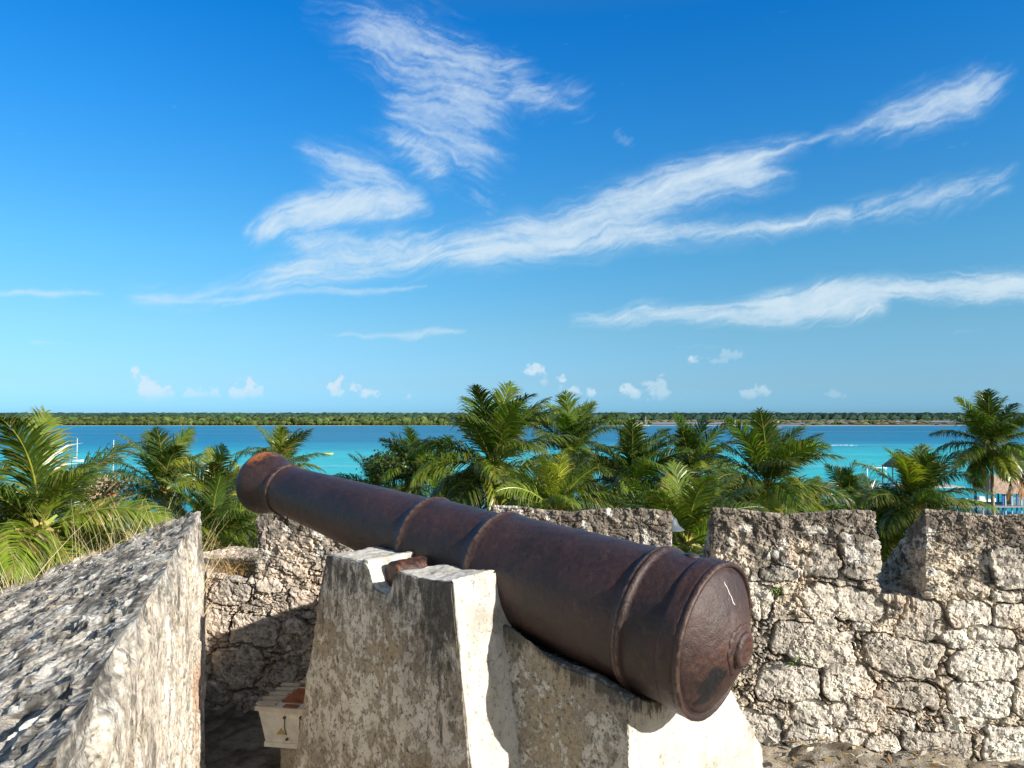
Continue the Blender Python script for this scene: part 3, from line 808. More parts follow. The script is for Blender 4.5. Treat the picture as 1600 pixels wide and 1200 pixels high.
def wall_surface(V, front_only=False):
    """height above the wall plane and colour for points of the fort masonry"""
    u = (V[:, 0]-WO[0])*WU[0]+(V[:, 1]-WO[1])*WU[1]
    d = (V[:, 0]-WO[0])*WN[0]+(V[:, 1]-WO[1])*WN[1]
    z = V[:, 2]
    P = np.stack([u, d, z], 1)
    w1 = fbm(P*7, 4, 1); w2 = fbm(P*7, 4, 2)
    w3 = fbm(P*24, 4, 3); w4 = fbm(P*24+7, 4, 3)
    uw = u+0.050*w1+0.016*w3; zw = z+0.036*w2+0.014*w4
    fine = fbm(P*26, 5, 4, 0.6); mid = fbm(P*9, 5, 5)
    S = np.stack([uw*10.5, d*9.5, zw*19], 1)
    f1, f2, cid = voronoi(S, 11)
    e = f2-f1
    fa, fe = facets(np.stack([u*13, d*13, z*17], 1)+0.5*np.stack([w1, w2, w3], 1), 51)
    fb, fbe = facets(np.stack([u*34, d*34, z*40], 1)+0.6*np.stack([w3, w4, w1], 1), 57)
    hs_ = 0.016*sst(0.0, 0.10, e)+0.020*(cid-0.5)
    # second generation of chips between
    g1, g2, cid2 = voronoi(S*2.1+5, 15)
    split = cid < 0.45
    hs_ = np.where(split, 0.013*sst(0, 0.15, g2-g1)+0.018*(cid2-0.5), hs_)
    tone = np.where(split, cid2, cid)*1.0-0.5
    joint = np.where(split, 1-sst(0, 0.16, g2-g1), 1-sst(0, 0.10, e))
    topw = sst(0.80, 0.9, z)                      # merlons: cruder crust, fewer clear stones
    hs_ = hs_*(1-0.55*topw); joint = joint*(1-0.6*topw)
    hgt = hs_
    big_t = np.zeros(len(u)); bigm = np.zeros(len(u))
    fr = d < 0.12
    for (uc, zc, hw, hh, sk, tn) in BIG:
        du = uw-uc; dz = zw-zc+sk*du*0.5
        ru = np.abs(du)/hw; rz = np.abs(dz)/hh
        near = (ru < 1.35) & (rz < 1.35) & fr
        if not near.any(): continue
        ex = 2.5+2.2*((uc*13.7+zc*7.1) % 1); r = (ru[near]**ex+rz[near]**ex)**(1/ex)*(1+0.16*fbm(P[near]*13+uc*9, 4, 71, 0.6)-0.02)
        k = np.where(near)[0]
        inside = r < 1.0
        prof = 0.021*np.sqrt(np.clip(1-r**18, 0, 1))+0.001*(1-r**2)+0.009*(du[k]/hw*math.sin(uc*31)+dz[k]/hh*math.cos(zc*47))+0.008*math.sin(uc*17+zc*9)
        kk = k[inside]
        hgt[kk] = prof[inside]; big_t[kk] = tn; bigm[kk] = 1; joint[kk] = 1-sst(0.0, 0.05, 1-r[inside])
        ring = (~inside) & (r < 1.06) & (bigm[k] < 0.5)
        q = k[ring]
        hgt[q] = np.minimum(hgt[q], -0.004); joint[q] = 1
    gap = fbm(P*np.array([5, 5, 7])+9, 3, 33)
    deep = joint*sst(0.05, 0.34, gap)
    hgt = hgt-0.034*deep*(1-0.75*topw)
    rough = 0.005*fine+0.007*mid+0.010*fa*(1-0.6*bigm)+0.0045*fb
    crag = ridged(P*13, 4, 6)
    rough = rough-0.016*sst(0.12, 0.0, np.abs(vnoise(P*8+0.6*np.stack([w1, w2, w3], 1), 91)))*sst(0.0, 0.25, mid)
    rough = rough+topw*0.005*fa
    pits = fbm(P*42, 3, 8)
    rough = rough-0.010*np.clip(pits-0.25, 0, 1)
    hgt = hgt+rough*(1-0.2*topw)
    # cracks across the big stones
    ck = np.abs(fbm(P*np.array([5.5, 5, 8])+0.25*np.stack([w3, w4, w1], 1)+31, 3, 72))
    hgt = hgt-0.014*(1-sst(0.0, 0.022, ck))*bigm*sst(-0.05, 0.15, mid)
    # ---- colour
    cream = np.array([0.66, 0.59, 0.49]); pale = np.array([0.72, 0.68, 0.61]); tan = np.array([0.52, 0.43, 0.32])
    grey = np.array([0.33, 0.31, 0.28]); dark = np.array([0.085, 0.08, 0.075]); rust = np.array([0.50, 0.27, 0.12])
    pinkt = np.array([0.60, 0.49, 0.41])
    t = np.clip(0.5+tone*0.9+0.35*mid, 0, 1)
    c = tan*(1-t[:, None])+cream*t[:, None]
    b = bigm[:, None]
    cb = cream*(1-np.clip(0.45+big_t+0.3*mid, 0, 1)[:, None])+pale*np.clip(0.45+big_t+0.3*mid, 0, 1)[:, None]
    c = c*(1-b)+cb*b
    c = mixc(c, grey, np.clip(-big_t*1.1, 0, 0.7)*bigm)
    left = sst(-0.6, -1.1, u)
    c = mixc(c, pinkt, 0.5*left)
    c = mixc(c, tan*0.55, 0.7*joint)
    gm = sst(0.0, 0.35, fbm(P*3.1, 5, 12)+0.30*topw-0.06)
    c = mixc(c, grey, gm*0.65)
    om = sst(0.22, 0.42, fbm(P*4.2+3, 4, 14))
    c = mixc(c, rust, om*0.35*(0.4+0.6*mid))
    top2 = sst(1.0, 1.13, z+0.09*mid)
    lich = sst(-0.02, 0.22, fbm(P*19, 5, 16, 0.65)+0.24*top2+0.09*topw-0.09+0.12*sst(0.3, 1, d))
    c = mixc(c, dark, lich*np.clip(0.35+0.6*top2+0.4*topw+0.4*sst(0.15, 0.5, d), 0, 0.9))
    c = mixc(c, np.array([0.20, 0.17, 0.14]), 0.55*top2)
    lw = sst(0.30, 0.36, fbm(P*15+40, 3, 18))*topw
    c = mixc(c, np.array([0.62, 0.60, 0.56]), lw*0.8)
    spk = sst(0.16, 0.34, fbm(P*55, 4, 95, 0.65))
    c = mixc(c, [0.10, 0.085, 0.07], spk*0.6)
    c = c*(1+0.25*fine[:, None])
    return hgt, np.clip(c*1.14, 0.02, 0.8)

MORTAR_ROOT = thing('parapet_wall', tuple(wall_w(np.array(0.5), np.array(0.4), np.array(0.0))), 'rough coral stone parapet wall with square merlons running behind the cannon', 'wall')
def wall_block(name, n, fn, parent, amp=1.0, skip=(), label=None):
    V, Q, abc = shell(n, fn, skip)
    N = vnormals(V, Q)
    h, c = wall_surface(V)
    if name == 'merlon': N = N*np.array([1, 1, 0.3])     # worn but level tops
    V = V+N*(h*amp)[:, None]
    o = mesh_obj(name, V, Q, STONE, parent, False, c)
    if label: o['label'] = label
    return o
U0, U1 = -2.35, 5.2
SILL = 0.80
def base_fn(a, b, c):
    u = lerp(U0, U1, a)
    dd = lerp(0, 1.15, b)
    zt = SILL-0.10*b+0.03*np.sin(u*5)
    z = lerp(-0.06, 1, c)
    z = -0.06+(zt+0.06)*c
    return wall_w(u, dd-0.03*c*(1-b)*0, z)
wall_block('wall_base', (1380, 40, 170), base_fn, MORTAR_ROOT, skip=((2, 0), (1, 1)))
def merlon(uA, uB, zt, d1=0.76, name='merlon', wob=0):
    def fn(a, b, c):
        u = lerp(uA, uB, a)
        d = lerp(0.0, d1, b)
        top = lerp(zt, SILL-0.02, b)+0.012*np.sin(u*9+wob)
        z = lerp(SILL-0.05, 1, c)
        z = (SILL-0.07)+(top-(SILL-0.07))*c
        return wall_w(u, d, z)
    L = abs(uB-uA)
    return wall_block(name, (int(L/0.0055), 110, 90), fn, MORTAR_ROOT)
def u_of(px): return wall_uz(px, 800)[0]
def z_of(px, py): return wall_uz(px, py)[1]
merlon(u_of(404), u_of(640), z_of(500, 800)-0.01)
merlon(u_of(770), u_of(1046), z_of(930, 796), wob=2)
merlon(u_of(1116), u_of(1368), z_of(1240, 799), wob=4)
merlon(u_of(1447), u_of(1447)+0.95, z_of(1500, 800), wob=1)
merlon(u_of(1447)+1.2, u_of(1447)+2.15, z_of(1500, 800), wob=3)
merlon(u_of(1447)+2.4, 5.2, z_of(1500, 800), wob=5)

# outer face of the rampart, from the parapet down to the ground outside
def scarp():
    m = MB()
    pts = [(-9, -6), (9, -6)]
    V = []
    for (u, d) in ((-7, 1.10), (6.5, 1.10), (6.5, -9), (-7, -9)):
        p = wall_w(np.array(float(u)), np.array(float(d)), np.array(-0.12)); V.append(p)
    for (u, d) in ((-8, 2.4), (7.5, 2.4), (7.5, -10), (-8, -10)):
        p = wall_w(np.array(float(u)), np.array(float(d)), np.array(-11.0)); V.append(p)
    m.add(V, [(0, 1, 2, 3), (0, 4, 5, 1), (1, 5, 6, 2), (2, 6, 7, 3), (3, 7, 4, 0)], (0.36, 0.32, 0.26))
    o = m.build('fort_rampart', STONE)
    tag(o, 'tall stone rampart carrying the gun terrace above the palms', 'rampart')
scarp()

def floor_():
    xs = np.linspace(-3.6, 6.4, 560); ys = np.linspace(-3.0, 4.9, 430)
    X, Y = np.meshgrid(xs, ys, indexing='ij')
    X = X.ravel(); Y = Y.ravel()
    P = np.stack([X, Y, 0*X], 1)
    n1 = fbm(P*3, 5, 2); n2 = fbm(P*14, 5, 3); f1, f2, cid = voronoi(P*np.array([3.2, 3.2, 1])+0.3*np.stack([n1, n1, n1], 1), 5)
    e = f2-f1
    Z = 0.02*n1+0.012*n2+0.016*sst(0, 0.2, e)-0.02
    # earth heaped against the wall foot
    dd = (X-WO[0])*WN[0]+(Y-WO[1])*WN[1]
    Z += 0.035*sst(-0.35, 0, dd)*(0.5+n1)
    c = np.array([0.30, 0.26, 0.20])*(0.8+0.5*cid)[:, None]
    c = mixc(c, [0.14, 0.115, 0.085], sst(-0.1, 0.3, n1+0.5*n2))
    c = mixc(c, [0.40, 0.37, 0.32], sst(0.1, 0.35, fbm(P*7, 5, 9))*0.7)
    c = mixc(c, [0.11, 0.09, 0.06], (1-sst(0, 0.1, e))*0.6)
    c = c*(1+0.3*n2[:, None])
    idx = np.arange(X.size).reshape(560, 430)
    Q = np.stack([idx[:-1, :-1], idx[1:, :-1], idx[1:, 1:], idx[:-1, 1:]], -1).reshape(-1, 4)
    tag(mesh_obj('terrace_floor', np.stack([X, Y, Z], 1), Q, STONE, col=np.clip(c, .02, .8)), kind='structure')
floor_()

# ------------------------------------------------------------------ side parapet in the left foreground
LD = np.array([-0.316, 0.949])                 # direction of its inner edge
LN = np.array([-0.949, -0.316])                # outwards
def left_parapet():
    end = at_y(313, 799, 3.65)
    L = 3.9
    root = thing('side_parapet', (end[0]-LD[0]*2.6, end[1]-LD[1]*2.6, 0), 'weathered plastered parapet with black lichen sloping up in the left foreground', 'wall')
    zr = end[2]
    wf = lambda s, o, z: np.stack([end[0]-LD[0]*s+LN[0]*o, end[1]-LD[1]*s+LN[1]*o, z], -1)
    def fn(a, b, c):
        # a along from the far end to the camera side and past it, b outwards, c up
        a2 = a**1.0
        s = lerp(0, L, a2)+0.10*(1-c)*(1-a)**8*0
        o = lerp(0, 1.0, b)
        zt = zr-0.40*b-0.02*s*0
        z = -0.05+(zt+0.05)*c
        # batter of the inner face and the undercut far end
        return wf(s, o-0.035*(1-c)*(1-b), z)
    V, Q, (a, b, c) = shell((680, 170, 190), fn, skip=((2, 0), (1, 1)))
    N = vnormals(V, Q)
    s = (V[:, 0]-end[0])*-LD[0]+(V[:, 1]-end[1])*-LD[1]
    o = (V[:, 0]-end[0])*LN[0]+(V[:, 1]-end[1])*LN[1]
    P = np.stack([s, o, V[:, 2]], 1)
    isTop = sst(0.90, 0.995, c)
    warp = fbm(P*4, 4, 3)
    Pt = P*np.array([0.72, 1.25, 1.0])
    n1 = fbm(Pt*3.2, 5, 1); n2 = fbm(Pt*11, 6, 2, 0.6); r1 = ridged(Pt*6.5+warp[:, None]*0.4, 5, 4); n3 = fbm(P*34, 5, 7, 0.6)
    f1, f2, cid = voronoi(np.stack([P[:, 0]*5+warp*0.9, P[:, 1]*7.5, P[:, 2]*7], 1), 3)
    e = f2-f1
    stone = cid > 0.70
    Pi = P*np.array([1.3, 1.3, 0.62])
    m1 = fbm(Pi*4, 5, 21); m2 = fbm(Pi*13, 5, 22, 0.6)
    fa, fe = facets(P*np.array([7, 12, 10])+0.6*warp[:, None], 151)
    fb, fbe = facets(P*np.array([20, 32, 30])+0.5*n2[:, None], 157)
    pit = fbm(P*30, 4, 19, 0.6)
    htop = 0.010*n1+0.009*n2+0.005*fbm(P*22, 4, 17)-0.010*np.clip(pit-0.12, 0, 1)+0.005*np.clip(r1, -1, 0.3)+0.006*fa+0.002*fb+0.012*sst(0.02, 0.4, e)*sst(0.6, 0.8, cid)-0.010*(1-sst(0, 0.12, e))*sst(-0.1, 0.3, n1)+0.006*n3
    hin = 0.010*m1+0.006*m2+0.003*n3-0.010*sst(0.12, 0.2, m1+0.4*m2)+0.002*fb+0.004*fa*sst(-0.1, 0.2, m1)
    # eroded seams of laid plaster coats on the inner face
    coat = sst(-0.03, 0.03, s-2.36+0.10*fbm(P*5, 4, 31))
    hin = hin+0.028*coat
    h = lerp(hin, htop, isTop)
    # broken, rounded arris
    arr = np.exp(-((1-c)*1.25/0.05)**2)*np.exp(-(b*1.0/0.05)**2)
    endr = np.exp(-(a*L/0.05)**2)
    arr = np.exp(-((1-c)*1.25/0.035)**2)*np.exp(-(b*1.0/0.035)**2)
    h = h*(1-0.7*arr)-endr*0.5*(0.012+0.035*np.clip(fbm(P*6, 5, 15)+0.2, 0, 1))
    diag = np.array([-LN[0], -LN[1], 1.0]); diag /= np.linalg.norm(diag)
    wear = 0.006+0.020*sst(-0.15, 0.35, fbm(P*2.6+7, 3, 16))+0.010*sst(0.0, 0.3, fbm(P*9, 3, 18))
    V2 = V+N*h[:, None]-diag[None]*(wear*np.exp(-((1-c)*1.25/0.07)**2)*np.exp(-(b*1.0/0.09)**2))[:, None]
    grey = np.array([0.36, 0.335, 0.295]); pale = np.array([0.55, 0.52, 0.46]); dark = np.array([0.06, 0.058, 0.055]); cream = np.array([0.56, 0.50, 0.42])
    tan = np.array([0.46, 0.35, 0.22])
    ct = mixc(np.tile(grey, (len(V), 1)), pale, sst(-0.1, 0.35, n2+0.5*n1))
    ct = mixc(ct, cream, sst(0.18, 0.3, fbm(Pt*5+8, 5, 41))*0.85)
    ct = mixc(ct, tan, sst(0.30, 0.42, fbm(P*5+19, 4, 43))*0.5)
    lich = sst(0.0, 0.13, fbm(Pt*np.array([9, 20, 14]), 6, 45, 0.74)+0.14*fbm(Pt*2.4, 3, 48)+0.05*sst(0.2, -0.3, r1)-0.02)
    ct = mixc(ct, dark, lich*0.80)
    ct = mixc(ct, [0.62, 0.60, 0.56], sst(0.12, 0.25, fbm(Pt*np.array([9, 16, 12])+50, 5, 46, 0.65))*0.75)
    spots = voronoi(P*9, 77)
    ct = mixc(ct, [0.74, 0.73, 0.70], (spots[0] < 0.17*(0.4+spots[2]))*(spots[2] > 0.55)*0.85)
    ci = mixc(np.tile(cream*1.12, (len(V), 1)), pale*1.18, sst(-0.1, 0.3, m1))
    ci = mixc(ci, [0.50, 0.26, 0.14], sst(0.34, 0.44, fbm(Pi*3.2+5, 4, 51))*0.6)
    ci = mixc(ci, [0.36, 0.30, 0.23], sst(0.12, 0.30, m2+0.3*m1)*0.75)
    ridge_l = sst(0.5, 0.0, (1-c)*1.25+0.35*m1+0.1*m2-0.02)
    li = sst(-0.02, 0.2, fbm(Pi*np.array([5, 5, 7]), 6, 53, 0.62)+0.18*ridge_l-0.16)
    ci = mixc(ci, dark*1.6, li*(0.25+0.6*ridge_l))
    gc = coat*sst(1.0, 0.1, (1-c)*1.2+0.4*m1)
    ci = mixc(ci, [0.33, 0.33, 0.31], gc*0.6)
    col = ci*(1-isTop[:, None])+ct*isTop[:, None]
    # the far end face is coloured a darker grey below its top
    en = np.exp(-(a*L/0.012)**2)*(1-isTop)
    col = mixc(col, [0.36, 0.33, 0.29], en)
    spk = sst(0.14, 0.32, fbm(P*60, 4, 95, 0.65))
    col = mixc(col, [0.08, 0.075, 0.07], spk*0.6)
    col = col*(1+0.3*n3[:, None])
    mesh_obj('wall_body', V2, Q, STONE, root, False, np.clip(col, 0.02, 0.85))
    # lower curtain that carries on to the corner below the opening
    def fn2(a, b, c):
        s = lerp(0.02, -1.15, a)
        return wf(s, lerp(0.02, 0.95, b), -0.05+(0.82-0.12*b+0.05)*c)
    V, Q, _ = shell((110, 40, 80), fn2, skip=((2, 0), (1, 1), (0, 0)))
    N = vnormals(V, Q)
    # wind the faces outwards (the block is laid out mirrored)
    P = V
    h = 0.02*fbm(P*7, 5, 61)+0.012*fbm(P*24, 4, 62)
    hh, cc = wall_surface(V)
    cc = cc*np.array([0.8, 0.78, 0.76])
    mesh_obj('opening_sill', V-N*0+N*(h)[:, None], Q, STONE, root, True, np.clip(cc, 0.02, .8))
    return end, zr, wf
PEND, PZR, pwf = left_parapet()

# ------------------------------------------------------------------ the cannon
BC = np.array([0.644, 2.46, 0])+np.array([0, 0, at_y(1114, 1001, 2.46)[2]])     # centre of the breech face
MC = np.array([-1.36, 4.2, 0])+np.array([0, 0, at_y(411, 752, 4.2)[2]])         # centre of the muzzle
LEN = np.linalg.norm(MC-BC)
AX = (MC-BC)/LEN
HA = np.array([AX[0], AX[1], 0]); HA /= np.linalg.norm(HA)                      # level heading of the muzzle
HL = np.array([-HA[1]*1.0, HA[0], 0]); HL = HL if HL@np.array([-1, -1, 0]) > 0 else -HL   # towards the camera
AU = np.cross(AX, HL); AU = AU if AU[2] > 0 else -AU
TT = 0.432
TC = BC+(MC-BC)*TT
def ax_pt(t, l=0, u=0): return BC+AX*(t*LEN)+HL*l+AU*u
def lathe(name, prof, parent, colfn=None, seg=144, amp=0.0012, sm=True, centre=None, seed=0):
    """prof: list of (t along axis in m from breech face towards muzzle, radius)"""
    pr = np.array(prof, float)
    n = len(pr)
    ang = np.linspace(0, 2*PI, seg, endpoint=False)
    T = np.repeat(pr[:, 0], seg); Rr = np.repeat(pr[:, 1], seg); Aa = np.tile(ang, n)
    C0 = BC if centre is None else centre
    Pn = C0+AX*T[:, None]
    dirn = HL*np.cos(Aa)[:, None]+AU*np.sin(Aa)[:, None]
    base = Pn+dirn*Rr[:, None]
    dis = amp*(fbm(base*16, 4, seed)+0.8*fbm(base*55, 3, seed+5)-1.6*np.clip(fbm(base*30, 3, seed+9)-0.33, 0, 1)*2)
    V = base+dirn*dis[:, None]*np.clip(Rr/0.05, 0, 1)[:, None]
    idx = np.arange(n*seg).reshape(n, seg)
    nx = np.roll(idx, -1, 1)
    Q = np.stack([idx[:-1], nx[:-1], nx[1:], idx[1:]], -1).reshape(-1, 4)
    if np.linalg.det(np.stack([HL, AU, AX])) < 0: Q = Q[:, ::-1]
    col = np.zeros((len(V), 3)) if colfn is None else colfn(T, Rr, Aa, base)
    return mesh_obj(name, V, Q, RUST, parent, sm, col)
def dense(pts, step=0.012):
    out = [pts[0]]
    for a, b in zip(pts[:-1], pts[1:]):
        L = math.hypot(b[0]-a[0], b[1]-a[1]); k = max(1, int(L/step))
        for i in range(1, k+1): out.append((a[0]+(b[0]-a[0])*i/k, a[1]+(b[1]-a[1])*i/k))
    return out
cannon = thing('cannon', tuple(TC), 'long rusty dark brown iron cannon resting on a plastered masonry mount', 'cannon')
t3, t2, t1, ta = 0.078*LEN, 0.339*LEN, 0.492*LEN, 0.908*LEN
def arc(x0, r0, x1, r1, bulge, n=8):
    return [(x0+(x1-x0)*i/n, r0+(r1-r0)*i/n+bulge*math.sin(PI*i/n)) for i in range(n+1)]
def ccol(T, Rr, Aa, P):
    c = np.zeros((len(T), 3))
    top = np.sin(Aa)
    c[:, 0] = 0.85*sst(LEN-0.14, LEN-0.02, T)*sst(0.45, 1.05, top+0.5*fbm(P*9, 3, 3))
    c[:, 0] += 0.10*sst(0.35, 0.6, fbm(P*7, 4, 6))
    for tr, w in ((t1+0.012, 0.004), (t2+0.012, 0.004), (t3+0.003, 0.004), (t3+0.018, 0.004), (ta-0.006, 0.003), (ta+0.006, 0.003)):
        c[:, 1] = np.maximum(c[:, 1], np.exp(-((T-tr)/w)**2)*0.95)
    return c
prof = [(0.095, 0.2415)]
prof = [(0.072, 0.2405), (t3-0.022, 0.2370), (t3-0.012, 0.2375), (t3-0.008, 0.2440), (t3, 0.2500), (t3+0.005, 0.2470), (t3+0.009, 0.2445), (t3+0.014, 0.2475), (t3+0.020, 0.2465), (t3+0.028, 0.2380), (t3+0.034, 0.2335)]
prof += [(t2-0.05, 0.2070), (t2-0.012, 0.2065), (t2-0.006, 0.2105), (t2+0.008, 0.2125), (t2+0.012, 0.2145), (t2+0.016, 0.2120), (t2+0.030, 0.2090), (t2+0.046, 0.2010), (t2+0.056, 0.1950)]
prof += [(t1-0.05, 0.1835), (t1-0.012, 0.1825), (t1-0.006, 0.1860), (t1+0.008, 0.1880), (t1+0.012, 0.1900), (t1+0.016, 0.1870), (t1+0.030, 0.1840), (t1+0.044, 0.1770), (t1+0.055, 0.1725)]
prof += [(ta-0.16, 0.1320), (ta-0.06, 0.1270), (ta-0.012, 0.1265), (ta-0.010, 0.1320), (ta-0.005, 0.1345), (ta, 0.1320), (ta+0.005, 0.1345), (ta+0.010, 0.1320), (ta+0.014, 0.1265)]
prof += [(ta+0.05, 0.1290), (ta+0.10, 0.1400), (ta+0.145, 0.1540), (ta+0.185, 0.1640), (LEN-0.035, 0.1680), (LEN-0.018, 0.1655), (LEN-0.005, 0.1560), (LEN, 0.1400), (LEN, 0.075), (LEN-0.012, 0.066), (LEN-0.9, 0.066), (LEN-0.9, 0.002)]
lathe('barrel', dense(prof), cannon, ccol, amp=0.0016)
def bcol(T, Rr, Aa, P):
    c = np.zeros((len(T), 3))
    c[:, 1] = 0.8*np.exp(-((T+0.002)/0.006)**2)*sst(0.244, 0.252, Rr)*(0.6+0.6*fbm(P*20, 3, 2))
    c[:, 0] = 0.10*sst(0.2, 0.5, fbm(P*5, 4, 6))
    # patch of black paint low on the dome
    d = P-(BC+HL*0.105-AU*0.098)
    dd = np.sqrt((d@HL/0.040)**2+(d@AU/0.060)**2)+1.1*fbm(P*22, 5, 8, 0.65)
    c[:, 2] = 1.6*sst(1.15, 0.75, dd)*(T < 0.002)
    return c
ring = [(0.078, 0.236), (0.0765, 0.2450), (0.073, 0.2520), (0.064, 0.2550), (0.020, 0.2560), (0.015, 0.2535), (0.010, 0.2570), (0.000, 0.2575), (-0.004, 0.2560), (-0.006, 0.2525), (-0.006, 0.2440), (-0.004, 0.2420), (0.003, 0.2400), (0.0035, 0.2370), (-0.001, 0.2345), (0.0, 0.232)]
ring = [(a_, b_-0.006) for a_, b_ in ring]
lathe('base_ring', dense(ring, 0.004), cannon, bcol, seg=200, amp=0.0016, seed=3)
dome = [(0.001, 0.2275), (-0.003, 0.2240), (-0.008, 0.2180), (-0.018, 0.2030), (-0.030, 0.1820), (-0.046, 0.1530), (-0.062, 0.1200), (-0.074, 0.0930), (-0.080, 0.0790), (-0.080, 0.076)]
lathe('breech_dome', dense(dome, 0.006), cannon, bcol, seg=200, amp=0.0024, seed=6)
knob = [(-0.062, 0.083), (-0.080, 0.0820), (-0.084, 0.0780), (-0.086, 0.0680), (-0.088, 0.0600), (-0.090, 0.0570), (-0.096, 0.0570), (-0.101, 0.0540), (-0.105, 0.0460), (-0.101, 0.030), (-0.104, 0.015), (-0.101, 0.001)]
def kcol(T, Rr, Aa, P):
    c = np.zeros((len(T), 3)); c[:, 0] = 0.15*sst(0.1, 0.4, fbm(P*22, 3, 5)); c[:, 1] = 0.2*sst(0, 0.4, fbm(P*30, 3, 6))
    return c
lathe('cascabel_knob', dense(knob, 0.004), cannon, kcol, seg=96, amp=0.0065, seed=9)
# chips of white paint on the breech
m = MB()
for (l, u0, u1, w) in ((0.030, 0.200, 0.135, 0.0018),):
    pts = []
    for i in range(9):
        f = i/8; u = u0+(u1-u0)*f; ll = l-0.012*f+0.002*math.sin(i*2.1)
        r = math.hypot(ll, u)
        t = -np.interp(r, [0.079, 0.093, 0.12, 0.153, 0.182, 0.205, 0.22, 0.227], [0.080, 0.074, 0.062, 0.046, 0.030, 0.016, 0.006, 0])
        pts.append(BC+AX*(t-0.0008)+HL*ll+AU*u)
    m.tube(pts, [w*0.6, w, w*0.7, w*0.8, w, w*0.7, w*0.9, w, w*1.3], 6, (0.72, 0.70, 0.66))
m.build('paint_drip', COLM, cannon, True)
# trunnions: the near one shows in its notch
def trunnion(sgn):
    c0 = ax_pt(TT)-np.array([0, 0, 0.045])
    r = 0.049; n = 64
    V = []; ts = np.concatenate([np.linspace(0.13, 0.350, 30), [0.356, 0.360, 0.360, 0.360]])
    rs = np.concatenate([np.full(30, r), [r-0.003, r-0.008, r-0.03, 0.001]])
    ang = np.linspace(0, 2*PI, n, endpoint=False)
    for t, q in zip(ts, rs):
        for a in ang: V.append(c0+HL*sgn*t+(AX*math.cos(a)+AU*math.sin(a))*q)
    V = np.array(V)
    V += 0.0035*np.stack([fbm(V*30, 3, 1), fbm(V*30, 3, 2), fbm(V*30, 3, 3)], 1)
    idx = np.arange(len(V)).reshape(-1, n); nx = np.roll(idx, -1, 1)
    Q = np.stack([idx[:-1], nx[:-1], nx[1:], idx[1:]], -1).reshape(-1, 4)
    if sgn > 0: Q = Q[:, ::-1]
    c = np.zeros((len(V), 3)); c[:, 0] = 0.25; c[:, 1] = 0.25*sst(0, .3, fbm(V*20, 3, 2))
    mesh_obj('trunnion', V, Q, RUST, cannon, True, c)
trunnion(1); trunnion(-1)
m = MB()
m.tube([ax_pt(0.045, -0.02, 0.2250), ax_pt(0.045, -0.02, 0.2435)], [0.026, 0.022], 14, (0.0, 0.2, 0.5))
m.build('vent_plug', RUST, cannon, True)

# ------------------------------------------------------------------ plastered masonry mount
TG = np.array([TC[0], TC[1], 0])
def mw(s, l, z):     # s towards the muzzle from the trunnions, l towards the camera
    return np.stack([TG[0]+HA[0]*s+HL[0]*l, TG[1]+HA[1]*s+HL[1]*l, z+0*s], -1)
mount = thing('cannon_mount', tuple(TG), 'stained cream plaster masonry mount holding up the rusty cannon', 'mount')
PT = at_y(560, 872, 2.98)[2]        # top of the cheeks
PT = EYE[2]-0.557
def plaster_block(name, n, fn, skip=((2, 0),), top_dark=1.0, seed=0, amp=1.0, flake=0.5):
    V, Q, (a, b, c) = shell(n, fn, skip)
    V0 = V.copy(); cpar = c; top_band = sst(0.86, 0.985, c)*(1.0 if name == 'tail_block' else 0.0)
    N = vnormals(V, Q)
    P = V*1.0
    h = 0.012*fbm(P*3, 4, seed+1)+0.007*fbm(P*12, 4, seed+2)+0.004*fbm(P*40, 4, seed+3)
    h -= 0.012*np.clip(fbm(P*9, 4, seed+5)-0.3, 0, 1)
    # chipped edges: where the averaged normal leans between two faces
    sharp = np.sort(np.abs(N@np.stack([HA, HL, np.array([0, 0, 1.0])], 1)), 1)[:, 1]
    h -= sst(0.2, 0.55, sharp)*(0.008+0.034*np.clip(fbm(P*8, 4, seed+7)+0.15, 0, 1))
    V = V+N*(h*amp)[:, None]
    s = (V[:, 0]-TG[0])*HA[0]+(V[:, 1]-TG[1])*HA[1]
    col = np.zeros((len(V), 3))
    zz = V0[:, 2]
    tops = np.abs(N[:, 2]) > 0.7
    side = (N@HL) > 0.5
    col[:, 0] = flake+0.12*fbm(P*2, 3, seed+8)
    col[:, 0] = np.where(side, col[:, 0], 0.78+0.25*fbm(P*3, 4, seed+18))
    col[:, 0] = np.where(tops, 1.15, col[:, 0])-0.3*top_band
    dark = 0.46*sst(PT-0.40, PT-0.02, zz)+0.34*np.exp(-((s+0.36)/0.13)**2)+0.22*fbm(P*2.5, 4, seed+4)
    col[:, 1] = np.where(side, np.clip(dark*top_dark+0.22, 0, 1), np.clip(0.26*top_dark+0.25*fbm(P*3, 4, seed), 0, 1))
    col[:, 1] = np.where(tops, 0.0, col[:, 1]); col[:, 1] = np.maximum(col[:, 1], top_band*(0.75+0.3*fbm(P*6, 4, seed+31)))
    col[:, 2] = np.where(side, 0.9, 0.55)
    return mesh_obj(name, V, Q, PLASTER, mount, True, np.clip(col, 0, 1.5))
